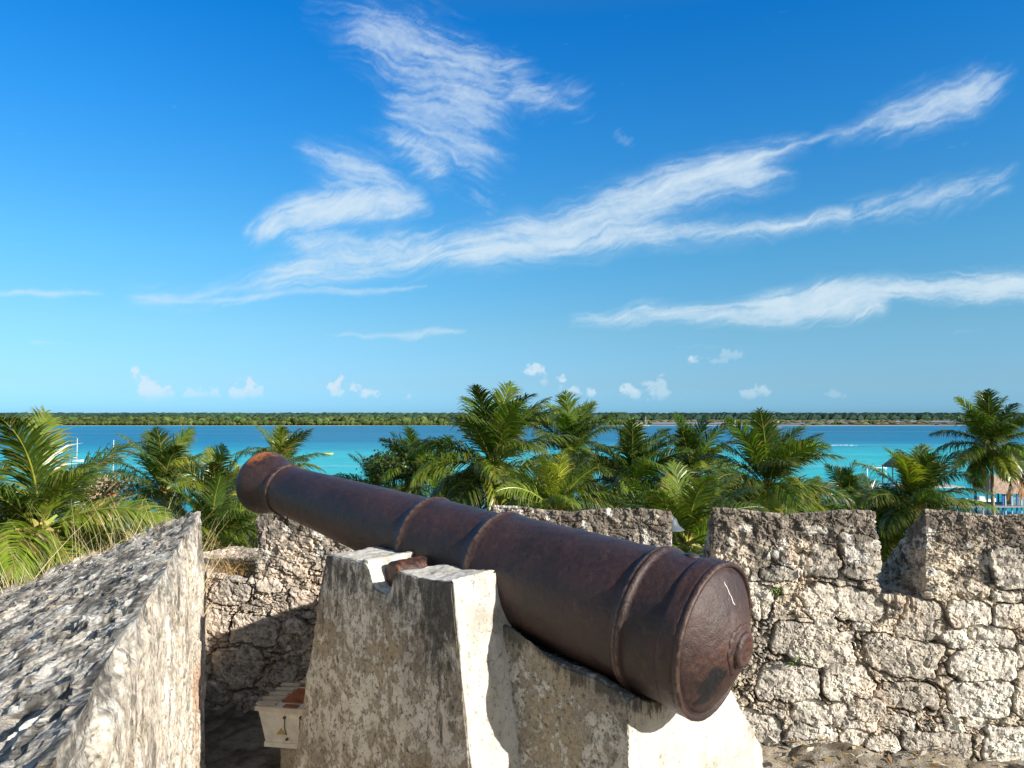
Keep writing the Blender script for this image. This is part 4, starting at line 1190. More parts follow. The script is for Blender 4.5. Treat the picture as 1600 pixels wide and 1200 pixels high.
def cheek(sgn):
    l0, l1 = (0.155, 0.425) if sgn > 0 else (-0.26, -0.64)
    def fn(a, b, c):
        ztop_drop = (PT)*(1-c)
        sL = 0.328+0.20*ztop_drop; sR = -0.392-0.19*ztop_drop
        s = lerp(sR, sL, a)
        stop = lerp(-0.392, 0.328, a)
        # notch for the trunnion, wide and worn
        x = (stop+0.022)
        nt_ = -0.092*sst(0.092, 0.025, np.abs(x))
        zt = PT+nt_+0.012*np.sin(stop*7)-0.010*(stop > 0.1)
        zt = zt+0.02*(1-b)*0
        l = lerp(l0, l1, b)
        if sgn > 0: l = l+0.035*ztop_drop*b
        return mw(s, l, zt*c-0.03*(1-c))
    sk = ((2, 0),)
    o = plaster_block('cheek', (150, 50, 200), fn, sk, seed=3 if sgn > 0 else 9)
    return o
cheek(1); cheek(-1)
def bed(a, b, c):
    # masonry between the cheeks, stops below the barrel
    return mw(lerp(-0.40, 0.30, a), lerp(-0.27, 0.16, b), lerp(-0.03, PT-0.20, c))
plaster_block('bed', (30, 14, 40), bed, seed=15)
def tail(a, b, c):
    s0, s1 = -0.955, -0.30
    s = lerp(s0-0.02*(1-c), s1, a)
    zt = EYE[2]+lerp(-0.885, -0.715, a)+0.012*np.sin(a*11)
    # hollow worn to the round of the barrel
    zax = TC[2]+AX[2]/math.hypot(AX[0], AX[1])*lerp(s0, s1, a)
    l = lerp(-0.37, 0.212, b)
    rb = lerp(0.245, 0.215, a)+0.004
    below = zax-np.sqrt(np.clip(rb**2-l**2, 0, 1))
    zt = np.minimum(zt, np.where(np.abs(l) < rb, below, 9))
    # the far flank spreads downwards
    spread = np.clip((zt-lerp(0, 1, c)*zt), 0, 9)
    l = np.where(b < 0.999, l, l)
    l = l-(1-b)*0.9*np.clip(spread, 0, 0.45)
    return mw(s, l, zt*c-0.03*(1-c))
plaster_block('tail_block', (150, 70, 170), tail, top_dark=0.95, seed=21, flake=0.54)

# ------------------------------------------------------------------ old floodlight on the floor in the corner
def floodlight():
    p0 = at_y(403, 1168, 3.62); p0[2] = p0[2]
    dx = np.array([0.985, -0.17, 0]); dy = np.array([0.17, 0.985, 0])
    bz = p0[2]
    root = thing('floodlight', (p0[0]+0.15, p0[1]+0.25, 0), 'old white box floodlight with rusty glass lying behind the cannon mount', 'lamp')
    def W(x, y, z): return p0+dx*x+dy*y+np.array([0, 0, z])
    def hexa(m, x0, x1, y0, y1, z0, z1, col, t0=0, t1=0, fl=0.0):
        # fl pinches the bottom
        V = [W(x0+fl, y0+fl, z0), W(x1-fl, y0+fl, z0), W(x1-fl, y1-fl, z0), W(x0+fl, y1-fl, z0), W(x0, y0, z1+t0), W(x1, y0, z1+t0), W(x1, y1, z1+t1), W(x0, y1, z1+t1)]
        m.add(V, [(0, 3, 2, 1), (4, 5, 6, 7), (0, 1, 5, 4), (1, 2, 6, 5), (2, 3, 7, 6), (3, 0, 4, 7)], col)
    wht = (0.80, 0.77, 0.68)
    m = MB(); hexa(m, 0, 0.42, 0, 0.30, 0.02, 0.17, wht, fl=0.025); hexa(m, 0.02, 0.40, 0.02, 0.28, -0.002, 0.019, wht)
    m.build('housing', PAINTW, root)
    m = MB(); hexa(m, -0.012, 0.432, -0.012, 0.312, 0.171, 0.190, (0.60, 0.54, 0.42))
    rim = m.build('rim', PAINTW, root)
    m = MB(); hexa(m, 0.085, 0.36, 0.06, 0.235, 0.188, 0.196, (0.30, 0.085, 0.022))
    m.build('rusty_glass', RUSTO, root)
    for k in range(5):
        m = MB(); y = 0.01+0.062*k
        hexa(m, -0.020, 0.075, y, y+0.030, 0.1915, 0.1975, (0.50, 0.40, 0.27))
        m.build('clip', PAINTW, root)
    for (x, y) in ((0.12, 0.0), (0.30, 0.25), (0.05, 0.27)):
        m = MB(); hexa(m, x, x+0.07, y, y+0.035, 0.1915, 0.194, (0.26, 0.09, 0.03)); m.build('rust_patch', RUSTO, root)
    for k in range(6):
        m = MB(); y = 0.33+0.042*k
        hexa(m, 0.005, 0.415, y, y+0.020, 0.03, 0.168-0.004*k, (0.58, 0.52, 0.42))
        m.build('fin', PAINTW, root)
    m = MB(); hexa(m, 0.03, 0.39, 0.313, 0.58, 0.02, 0.125, (0.40, 0.35, 0.28))
    m.build('gear_box', PAINTW, root)
    for (x, z) in ((0.13, 0.145), (0.21, 0.150), (0.135, 0.04), (0.30, 0.145)):
        m = MB(); a = W(x, 0.026*(1-(z-0.02)/0.15)-0.002, z); m.tube([a, a-dy*0.010], [0.007, 0.006], 8, (0.10, 0.07, 0.05)); m.build('bolt', COLM, root)
    for x0 in (0.130, 0.205):
        m = MB(); m.tube([W(x0, 0.000, 0.14), W(x0-0.004, 0.005, 0.10), W(x0+0.002, 0.016, 0.06)], 0.0025, 6, (0.28, 0.17, 0.08)); m.build('rust_run', COLM, root)
    m = MB(); m.add([W(0.085, 0.012, 0.062), W(0.130, 0.012, 0.062), W(0.108, 0.0085, 0.092), W(0.085, 0.0135, 0.062), W(0.130, 0.0135, 0.062), W(0.108, 0.010, 0.092)], [(0, 1, 2), (5, 4, 3), (0, 3, 4, 1), (1, 4, 5, 2), (2, 5, 3, 0)], (0.45, 0.36, 0.10)); m.build('warning_label', COLM, root)
    # low stone plinth under it
    m = MB(); V = []
    def fn(a, b, c): return np.stack([*(W(0, 0, 0)[:2, None]+dx[:2, None]*lerp(0.10, 0.50, a)+dy[:2, None]*lerp(0.03, 0.42, b)), lerp(-0.02, bz-0.004, c)], -1)
    V, Q, _ = shell((40, 40, 14), fn)
    N = vnormals(V, Q)
    V = V+N*(0.008*fbm(V*18, 4, 4))[:, None]
    mesh_obj('plinth', V, Q, STONE, root, True, np.tile([0.5, 0.43, 0.34], (len(V), 1)))
PAINTW = colmat('old_white_paint', 0.55, 0.18, 22, 0.4, 0.002)
RUSTO = colmat('orange_rust', 0.75, 0.45, 26, 0.3, 0.003)
floodlight()

# ------------------------------------------------------------------ coconut palms
def palm_crown_mesh(cen, L, nf, seed, wind=0.25, nl=56, lean=(0, 0), elev=(80, -35), hue=0.0, azs=None, leaf_len=1.18, leaf_w=0.062, droop=1.0, yellow=0.12):
    rg = np.random.RandomState(seed)
    Vs, Fs, Cs, n0 = [], [], [], 0
    SV = np.array(sv)
    for k in range(nf):
        f = (k+0.5)/nf                                  # 0 youngest (upright) .. 1 oldest (hanging)
        az = k*2.39996+rg.rand()*0.5+seed if azs is None else azs[k % len(azs)]+0.15*rg.randn()
        el = R_(elev[0]+(elev[1]-elev[0])*f**1.15+rg.randn()*7)
        ll = L*(0.72+0.28*math.sin(PI*min(1, 0.25+f*0.8)))*(0.92+0.16*rg.rand())
        bend = R_(38+45*f+rg.randn()*8)*droop
        ns = 16
        t = np.linspace(0, 1, ns+1)
        ang = el-bend*t**1.6
        h = np.array([math.cos(az), math.sin(az), 0.0])
        wv = np.array([wind, 0.06, -0.02])
        step = (h[None]*np.cos(ang)[:, None]+np.array([0, 0, 1.0])*np.sin(ang)[:, None])+wv[None]*(t**1.3)[:, None]*0.8
        step += np.array([lean[0], lean[1], 0])*0.3
        step /= np.linalg.norm(step, axis=1)[:, None]
        pts = np.vstack([[0, 0, 0], np.cumsum((step[:-1]+step[1:])/2*ll/ns, 0)])+cen
        side = np.cross(step, [0, 0, 1.0]); nn = np.linalg.norm(side, axis=1)
        side = np.where(nn[:, None] > 0.15, side/np.maximum(nn, 1e-6)[:, None], np.array([-h[1], h[0], 0])[None])
        tw = rg.randn()*0.35
        upv = np.cross(side, step)
        side2 = side*math.cos(tw)+upv*math.sin(tw); up2 = np.cross(side2, step)
        # leaf colour of this frond
        y = rg.rand()
        base = np.array([0.058, 0.112, 0.017])*(0.6+0.6*rg.rand())
        if y < yellow+0.10*(f > 0.6): base = np.array([0.24, 0.29, 0.035])*(0.7+0.4*rg.rand())
        elif y < 0.45: base = np.array([0.125, 0.195, 0.024])*(0.8+0.4*rg.rand())
        base = base*(1+hue*np.array([0.8, 0.35, 0.0]))
        # midrib
        w0 = 0.030*L/3.5
        rw = w0*(1.25-t)**1.0*0.9+0.004
        rib = []
        for i in range(ns+1):
            rib += [pts[i]+side2[i]*rw[i], pts[i]+up2[i]*rw[i]*0.8, pts[i]-side2[i]*rw[i], pts[i]-up2[i]*rw[i]*0.6]
        Vs.append(np.array(rib))
        for i in range(ns):
            for q in range(4):
                a_ = n0+i*4+q; b_ = n0+i*4+(q+1) % 4
                Fs.append((a_, b_, b_+4, a_+4))
        rc = np.array([0.30, 0.30, 0.05])*(0.6+0.5*rg.rand())
        Cs.append(np.tile(rc, (len(rib), 1))); n0 += len(rib)
        # leaflets, both sides
        m_ = nl
        tt = np.linspace(0.13, 0.995, m_)
        tt = np.repeat(tt, 2)+rg.randn(2*m_)*0.004
        tt = np.clip(tt, 0.12, 1)
        sg = np.tile([1.0, -1.0], m_)
        ip = lambda A: np.stack([np.interp(tt, t, A[:, q]) for q in range(3)], 1)
        P0 = ip(pts); S_ = ip(side2); U_ = ip(up2); T_ = ip(step)
        ln = leaf_len*L/3.8*(np.sin(PI*np.clip(tt*0.92+0.10, 0, 1))**0.55)*(0.86+0.22*rg.rand(2*m_))
        ln = np.maximum(ln, 0.18)
        young = 1-f
        fwd = 0.55+0.35*young+0.75*tt**2
        d1 = S_*sg[:, None]+T_*fwd[:, None]+U_*(0.22+0.10*rg.randn(2*m_))[:, None]
        d1 += 0.10*rg.randn(2*m_, 3)
        d1 /= np.linalg.norm(d1, axis=1)[:, None]
        dr = (0.12+0.30*rg.rand(2*m_)+0.75*f)*droop
        g = np.array([wind*1.3, 0.05, -1.0])
        d2 = d1+g*dr[:, None]*0.75; d2 /= np.linalg.norm(d2, axis=1)[:, None]
        d3 = d1*0.8+g*(dr*1.7)[:, None]; d3 /= np.linalg.norm(d3, axis=1)[:, None]
        wd = leaf_w*L/3.8*(0.8+0.4*rg.rand(2*m_))*(0.6+0.5*np.sin(PI*tt))
        wdir = np.cross(d1, U_); wdir /= np.linalg.norm(wdir, axis=1)[:, None]+1e-9
        # blade faces up and a little sideways
        wdir = wdir*0.9+U_*0.35*sg[:, None]*rg.choice([-1, 1], 2*m_)[:, None]*0.6
        wdir /= np.linalg.norm(wdir, axis=1)[:, None]+1e-9
        A0 = P0; A1 = P0+d1*(ln*0.34)[:, None]; A2 = A1+d2*(ln*0.36)[:, None]; A3 = A2+d3*(ln*0.36)[:, None]
        W0 = wdir*(wd*0.35)[:, None]; W1 = wdir*(wd*0.5)[:, None]; W2 = wdir*(wd*0.38)[:, None]
        VV = np.stack([A0-W0, A0+W0, A1-W1, A1+W1, A2-W2, A2+W2, A3], 1).reshape(-1, 3)
        nb = np.arange(2*m_)*7+n0
        for q in nb: pass
        F4 = np.concatenate([np.stack([nb, nb+1, nb+3, nb+2], 1), np.stack([nb+2, nb+3, nb+5, nb+4], 1)])
        Fs += [tuple(x) for x in F4.tolist()]
        Fs += [(int(q)+4, int(q)+5, int(q)+6) for q in nb]
        cc = base[None]*(0.8+0.4*rg.rand(2*m_))[:, None]
        dry = (rg.rand(2*m_) < 0.04+0.10*f)[:, None]
        cc = np.where(dry, np.array([0.26, 0.19, 0.07]), cc)
        cc = np.repeat(cc, 7, 0)
        tipm = np.tile([0, 0, 0, 0, .25, .25, 0.9], 2*m_)[:, None]
        cc = cc*(1-tipm*0.6)+np.array([0.24, 0.22, 0.07])*tipm*0.6*(0.5+0.5*f)
        Vs.append(VV); Cs.append(cc); n0 += len(VV)
    return np.concatenate(Vs), Fs, np.concatenate(Cs)

def tube_mesh(pts, rad, n=14, ringy=0.0, seed=0):
    m = MB(); m.tube(pts, rad, n)
    return np.concatenate(m.v), m.f
def palm(px, py, dist, L, label, seed, nf=24, gz=None, lean=(0.0, 0.0), wind=0.25, nuts=0, dead=0, kind='palm_tree', cat='palm tree', **kw):
    cen = at_y(px, py, dist)
    rg = np.random.RandomState(seed+500)
    if gz is None: gz = float(np.interp(dist, [4.6, 9, 60, 88], [-9.5, -10.2, -12.2, -12.7]))-0.3
    H = cen[2]-gz
    foot = np.array([cen[0]-lean[0]*H*0.2+rg.randn()*0.2, cen[1]-lean[1]*H*0.2, gz])
    root = thing(kind, tuple(foot), label, cat, 'coconut palms below the rampart')
    # trunk, ringed with leaf scars
    n = 60 if dist < 80 else 24
    tz = np.linspace(0, 1, n)
    pts = [foot+(cen-foot)*t+np.array([lean[0], lean[1], 0])*H*0.12*math.sin(PI*t) for t in tz]
    rad = [0.17*(1.0-0.35*t)+0.10*math.exp(-t*18)+0.008*((i % 2)*2-1)+0.03*math.exp(-((t-0.985)/0.02)**2) for i, t in enumerate(tz)]
    V, Fs = tube_mesh(pts, rad, 12)
    col = np.array([0.27, 0.23, 0.18])*(0.85+0.3*np.repeat(np.arange(n) % 2, 12))[:, None]
    mesh_obj('trunk', V, Fs, BARK, root, True, col)
    V, Fs, Cc = palm_crown_mesh(cen, L, nf, seed, wind, lean=lean, **kw)
    mesh_obj('crown', V, Fs, LEAF, root, False, Cc)
    # fibrous leaf bases and flower stalks at the heart
    m = MB()
    for k in range(12):
        a = k*2.4+seed; e = R_(65-9*k)
        d = np.array([math.cos(a)*math.cos(e), math.sin(a)*math.cos(e), math.sin(e)])
        m.tube([cen-np.array([0, 0, 0.25]), cen+d*0.22*L/3.5, cen+d*0.55*L/3.5+np.array([0, 0, -0.03])], [0.07, 0.05, 0.022], 6, (0.30, 0.22+0.05*(k % 3), 0.07))
    for k in range(6):
        a = k*1.1+seed*2; d = np.array([math.cos(a), math.sin(a), 0.1+0.3*rg.rand()])
        q_ = L/4.2; m.tube([cen, cen+d*0.3*q_, cen+d*0.5*q_-np.array([0, 0, 0.12])*q_, cen+d*0.6*q_-np.array([0, 0, 0.32])*q_], [0.018, 0.014, 0.010, 0.005], 5, (0.27, 0.19, 0.07))
    m.build('leaf_bases', WOODM, root)
    for k in range(nuts):
        a = -1.9+k*0.75+rg.rand()*0.4; rr = 0.30+0.08*rg.rand()
        c0 = cen+np.array([math.cos(a)*rr, math.sin(a)*rr, -0.30-0.22*rg.rand()])
        Vn = []
        m = MB()
        ring = []
        for i in range(9):
            th = PI*i/8
            for j in range(12):
                ph = 2*PI*j/12
                q = 0.125*(1+0.06*math.cos(3*ph))
                ring.append(c0+np.array([q*math.sin(th)*math.cos(ph), q*math.sin(th)*math.sin(ph), 0.155*math.cos(th)]))
        m.add(ring, [(i*12+j, i*12+(j+1) % 12, (i+1)*12+(j+1) % 12, (i+1)*12+j) for i in range(8) for j in range(12)], (0.46, 0.36, 0.05) if k % 2 == 0 else (0.30, 0.30, 0.05))
        m.build('coconut', COLM, root, True)
    for k in range(dead):
        a = [-1.2, 0.2, -2.0][k]
        V, Fs, Cc = palm_crown_mesh(cen-np.array([0, 0, 0.1]), L*0.95, 1, seed+70+k, wind*0.2, elev=(-48, -50), azs=[a], droop=1.1)
        Cc = np.tile(np.array([0.34, 0.155, 0.05])*(1.0 if k else 1.15), (len(V), 1))
        o = mesh_obj('dead_frond', V, Fs, LEAF, root, False, Cc)
    return root

PALMS = [
 # px, py, dist, frond length, label, seed, fronds, extra
 (62, 828, 13.5, 2.25, 'large young palm with yellow coconuts filling the left edge of the photo', 2, 14, dict(nuts=3, wind=0.12, nl=84, hue=0.35, yellow=0.15, elev=(88, -62), leaf_w=0.052)),
 (-85, 850, 17, 2.2, 'dark palm cut off by the left edge behind the coconut palm', 3, 22, dict(wind=0.25)),
 (255, 768, 30, 2.6, 'dark green palm just above the peak of the side parapet', 4, 24, dict(wind=0.22, elev=(85, -30))),
 (338, 778, 27, 2.1, 'small yellow green palm between the side parapet and the cannon muzzle', 5, 20, dict(hue=0.5, yellow=0.3)),
 (395, 800, 30, 2.4, 'low palm with its heart hidden behind the cannon muzzle', 15, 20, dict(hue=0.3)),
 (440, 735, 44, 2.9, 'palm whose top fronds rise just behind the cannon muzzle', 6, 22, dict(wind=0.3)),
 (588, 770, 44, 2.7, 'small palm at the left end of the dense grove above the barrel', 7, 20, dict(wind=0.15)),
 (655, 740, 40, 2.9, 'shaded palm beside the round leaved tree', 8, 22, dict(wind=0.25)),
 (772, 732, 23, 2.75, 'tallest palm of the middle grove with bright hanging fronds', 9, 27, dict(wind=0.22, nl=64, elev=(86, -42), yellow=0.22, hue=0.15, nuts=2, dead=1)),
 (893, 716, 31, 2.75, 'second tallest grove palm right of the tallest one', 10, 26, dict(wind=0.22, elev=(86, -42), nl=64)),
 (868, 800, 17.5, 1.55, 'low bright green palm just above the top of the stone wall', 11, 18, dict(wind=0.1, elev=(78, 5), hue=0.3, leaf_w=0.05, yellow=0.1)),
 (990, 758, 27, 2.45, 'palm above the merlon left of the narrow gap', 12, 24, dict(dead=1, wind=0.30, elev=(86, -36), nl=64)),
 (1083, 748, 30, 2.5, 'palm rising directly above the narrow gap in the wall', 13, 25, dict(wind=0.32, elev=(86, -60), nl=64)),
 (1200, 762, 24.5, 2.5, 'broad bushy palm above the middle merlon', 14, 27, dict(dead=2, wind=0.25, elev=(86, -36), nl=64, hue=0.1)),
 (1325, 790, 36, 2.0, 'smallest palm standing alone against the water', 16, 18, dict(wind=0.1, elev=(84, 0))),
 (1432, 795, 25, 2.35, 'wide palm above the wall gap left of the thatched pier hut', 17, 25, dict(dead=1, wind=0.28, elev=(86, -40), hue=0.2, yellow=0.2, nl=64)),
 (1550, 700, 60, 4.6, 'tall coconut palm with a bare leaning trunk on the right', 18, 28, dict(wind=0.30, elev=(84, -42), lean=(-0.25, 0.0), dead=2, nl=64, leaf_w=0.07)),
 (700, 806, 31, 2.1, 'shaded low palm right behind the middle of the cannon barrel', 21, 22, dict()),
 (828, 806, 34, 2.1, 'palm half hidden between the two tallest grove palms', 22, 22, dict()),
 (945, 812, 36, 2.1, 'deep green palm behind the bright low palm', 23, 22, dict()),
 (1040, 818, 36, 2.3, 'low shaded palm whose fronds fill the narrow wall gap', 24, 22, dict(elev=(80, -45))),
 (1130, 812, 33, 2.1, 'low palm behind the left corner of the middle merlon', 25, 22, dict(hue=0.2)),
 (1270, 812, 33, 1.9, 'low palm behind the right half of the middle merlon', 26, 22, dict(hue=0.2)),
 (1072, 850, 17, 2.0, 'drooping palm fronds filling the narrow wall gap by the bell lamp', 31, 20, dict(elev=(80, -40), hue=0.3, yellow=0.2)),
 (1385, 850, 27, 2.4, 'dark palm seen through the right wall gap', 27, 24, dict()),
 (165, 880, 19, 1.7, 'bushy palm behind the dry grass of the side parapet', 28, 22, dict(hue=0.35, yellow=0.25)),
 (20, 925, 14, 2.2, 'lowest palm at the left edge behind the side parapet', 29, 20, dict(hue=0.3, yellow=0.3)),
 (330, 850, 24, 2.4, 'low palm seen through the grassy opening at the corner', 30, 22, dict(hue=0.1)),
]
for (px, py, dist, L, lab, seed, nf, kw) in PALMS:
    palm(px, py, dist, L*1.06, lab, seed, nf+3, **kw)

def broad_tree(px, py, dist, r, label, seed, tint=(0.045, 0.075, 0.02), red=0.0, n=900, leaf=0.22):
    rg = np.random.RandomState(seed)
    c = at_y(px, py, dist)
    gz = float(np.interp(dist, [4.6, 9, 60, 88], [-9.5, -10.2, -12.2, -12.7]))-0.3
    foot = np.array([c[0], c[1], gz])
    root = thing('broadleaf_tree', tuple(foot), label, 'tree')
    m = MB(); H = c[2]-gz
    ends = []
    m.tube([foot, foot+np.array([0.1, 0, H*0.5]), c-np.array([0, 0, r*0.6])], [0.22, 0.17, 0.12], 10, (0.2, 0.17, 0.13))
    for k in range(9):
        a = k*2.4; e = 0.25+0.9*rg.rand()
        d = np.array([math.cos(a)*math.cos(e)*1.3, math.sin(a)*math.cos(e), math.sin(e)])
        p1 = c-np.array([0, 0, r*0.6]); p2 = p1+d*r*0.6; p3 = p2+d*r*0.5+np.array([0, 0, r*0.1])
        m.tube([p1, p2, p3], [0.08, 0.05, 0.02], 6, (0.2, 0.17, 0.13)); ends += [p2, p3, (p2+p3)/2]
    m.build('trunk', BARK, root, True)
    ends = np.array(ends)
    e = ends[rg.randint(len(ends), size=n)]+rg.randn(n, 3)*r*np.array([0.24, 0.24, 0.16])
    d1 = rg.randn(n, 3); d1 /= np.linalg.norm(d1, axis=1)[:, None]
    d2 = np.cross(d1, rg.randn(n, 3)); d2 /= np.linalg.norm(d2, axis=1)[:, None]
    s = leaf*(0.7+0.6*rg.rand(n))[:, None]
    ang = np.linspace(0, 2*PI, 6, endpoint=False)
    V = np.stack([e+d1*s*math.cos(a)*0.62+d2*s*math.sin(a)*0.5 for a in ang], 1).reshape(-1, 3)
    Fs = np.arange(n*6).reshape(n, 6)
    cc = np.array(tint)[None]*(0.6+0.9*rg.rand(n))[:, None]
    rr = (rg.rand(n) < red)[:, None]
    cc = np.where(rr, np.array([0.22, 0.07, 0.03]), cc)
    mesh_obj('crown', V, Fs, BROAD, root, False, np.repeat(cc, 6, 0))
broad_tree(640, 722, 40, 1.45, 'dark round leaved tree in the grove behind the cannon barrel', 1, n=2600, leaf=0.13)
broad_tree(140, 755, 38, 1.7, 'low sea grape tree with reddish leaves near the left palms', 2, (0.05, 0.07, 0.02), 0.25, n=900, leaf=0.13)
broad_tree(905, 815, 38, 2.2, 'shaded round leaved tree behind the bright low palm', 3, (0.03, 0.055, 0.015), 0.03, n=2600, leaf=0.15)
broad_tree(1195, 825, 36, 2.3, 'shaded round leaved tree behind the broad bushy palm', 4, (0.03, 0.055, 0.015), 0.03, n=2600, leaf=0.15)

# ------------------------------------------------------------------ dry grass on the masonry
def grass_tuft(name, pts, label, hmin, hmax, seed, lean=(0.25, 0, 0), col=(0.50, 0.40, 0.18), w=0.0035, curl=0.35):
    rg = np.random.RandomState(seed)
    Vs, Fs, Cs, n0 = [], [], [], 0
    for p in pts:
        h = hmin+(hmax-hmin)*rg.rand()**1.6
        a = rg.rand()*2*PI
        d = np.array([math.cos(a)*0.4, math.sin(a)*0.4, 1.0])+np.array(lean)*(0.5+rg.rand())
        d /= np.linalg.norm(d)
        sd = np.cross(d, rg.randn(3)); sd /= np.linalg.norm(sd)
        q = np.array(p, float); v = []
        bendv = np.array([math.cos(a), math.sin(a), -0.5])*curl*(0.4+rg.rand())+np.array(lean)*0.3
        for i in range(6):
            t = i/5
            ww = w*(1-t*0.85)
            v += [q-sd*ww/2, q+sd*ww/2]
            dd = d+bendv*t*1.3; dd /= np.linalg.norm(dd)
            q = q+dd*h/5
        Vs.append(np.array(v))
        for i in range(5): Fs.append((n0+2*i, n0+2*i+1, n0+2*i+3, n0+2*i+2))
        c = np.array(col)*(0.65+0.6*rg.rand())
        Cs.append(np.tile(c, (12, 1))); n0 += 12
    return tag(mesh_obj(name, np.concatenate(Vs), Fs, GRASS, None, False, np.concatenate(Cs)), label, 'grass', kind='stuff')
rg = np.random.RandomState(8)
P_ = []
for k in range(700):
    o = 0.12+0.95*rg.rand()
    if rg.rand() > 0.25+0.75*abs(math.sin(o*9)): continue
    P_.append(pwf(np.array(0.02+0.10*rg.rand()**2), np.array(o), np.array(PZR-0.40*min(o, 1.0)-0.02)))
grass_tuft('dry_grass', P_, 'short straw coloured grass fringing the worn edge of the side parapet', 0.03, 0.13, 3, curl=0.9, col=(0.50, 0.40, 0.22), w=0.0028)
P_ = []
for k in range(520):
    o = 0.26+0.22*rg.randn()+0.35*(rg.rand() < 0.3); s_ = -0.12-0.75*rg.rand()
    if not 0.0 < o < 1.2: continue
    P_.append(pwf(np.array(s_), np.array(o), np.array(0.70)))
grass_tuft('tall_dry_grass', P_, 'tall pale straw stalks growing in the opening beyond the side parapet', 0.25, 0.72, 4, lean=(0.10, 0.05, 0), col=(0.60, 0.50, 0.27), w=0.0034, curl=0.28)
P_ = []
for k in range(700):
    u = -1.90+0.36*rg.rand()+0.05*rg.randn(); d = 0.02+0.45*rg.rand()**1.3
    P_.append(wall_w(np.array(u), np.array(d), np.array(SILL-0.09*d/1.15-0.01)))
grass_tuft('dry_grass', P_, 'tangle of brown dry grass in the corner wall opening', 0.08, 0.26, 5, curl=1.5, col=(0.46, 0.30, 0.12), w=0.003)
P_ = []
for (px, py, n) in ((1210, 924, 26), (1236, 1032, 22), (1262, 1028, 8)):
    u, z = wall_uz(px, py)
    for k in range(n): P_.append(wall_w(np.array(u+rg.randn()*0.018), np.array(-0.045), np.array(z+rg.randn()*0.010)))
grass_tuft('wall_weed', P_, 'tiny green weeds rooted in the joints of the right wall', 0.02, 0.05, 6, lean=(0, -0.8, 0), col=(0.12, 0.24, 0.03), w=0.008, curl=0.5)
# litter of dead leaves and chips at the wall foot
def litter():
    rg = np.random.RandomState(4)
    Vs, Fs, Cs, n0 = [], [], [], 0
    for k in range(800):
        u = 0.6+2.9*rg.rand(); d = -0.02-0.75*rg.rand()**1.4
        p = wall_w(np.array(u), np.array(d), np.array(0.035+0.02*rg.rand()))
        a = rg.rand()*PI; l = 0.008+0.03*rg.rand()**2; w = l*(0.15+0.35*rg.rand())
        dx = np.array([math.cos(a), math.sin(a), 0.25*rg.randn()])*l; dy = np.array([-math.sin(a), math.cos(a), 0.25*rg.randn()])*w
        Vs.append(np.array([p-dx, p-dy*0.8+dx*0.2, p+dx, p+dy])); Fs.append((n0, n0+1, n0+2, n0+3)); n0 += 4
        c = [(0.34, 0.24, 0.12), (0.22, 0.14, 0.07), (0.60, 0.55, 0.46), (0.42, 0.34, 0.18)][rg.choice(4, p=[.35, .35, .1, .2])]
        Cs.append(np.tile(c, (4, 1)))
    tag(mesh_obj('leaf_litter', np.concatenate(Vs), Fs, GRASS, None, False, np.concatenate(Cs)), 'dead leaves and chips scattered at the foot of the right wall', 'litter', kind='stuff')
litter()

# ------------------------------------------------------------------ bell lamp beyond the wall gap
def bell_lamp():
    c = at_y(1050, 818, 5.35)
    foot = np.array([c[0]-0.012, c[1]+0.0, 0.55])
    root = thing('wall_lamp', tuple(foot), 'grey bell shaped lamp on a thin post behind the narrow wall gap', 'lamp')
    m = MB(); m.tube([foot, np.array([foot[0], foot[1], c[2]-0.045])], 0.010, 10, (0.34, 0.36, 0.38)); m.build('post', COLM, root, True)
    prof = [(0.085, -0.045), (0.083, -0.040), (0.070, -0.030), (0.052, -0.015), (0.040, 0.005), (0.034, 0.028), (0.026, 0.038), (0.014, 0.042), (0.010, 0.052), (0.001, 0.054)]
    V = []; n = 28
    for r, z in prof:
        for k in range(n): V.append(c+np.array([r*math.cos(2*PI*k/n), r*math.sin(2*PI*k/n), z]))
    for r, z in [(0.078, -0.043), (0.045, -0.015), (0.03, 0.02), (0.001, 0.03)]:
        for k in range(n): V.append(c+np.array([r*math.cos(2*PI*k/n), r*math.sin(2*PI*k/n), z]))
    Fs = []
    for i in range(len(prof)-1):
        for k in range(n): Fs.append((i*n+k, i*n+(k+1) % n, (i+1)*n+(k+1) % n, (i+1)*n+k))
    b = len(prof)*n
    for k in range(n): Fs.append((k, b+k, b+(k+1) % n, (k+1) % n))
    for i in range(3):
        for k in range(n): Fs.append((b+i*n+k, b+(i+1)*n+k, b+(i+1)*n+(k+1) % n, b+i*n+(k+1) % n))
    m = MB(); m.add(V, Fs, (0.09, 0.105, 0.12)); m.build('shade', COLM, root, True)
bell_lamp()

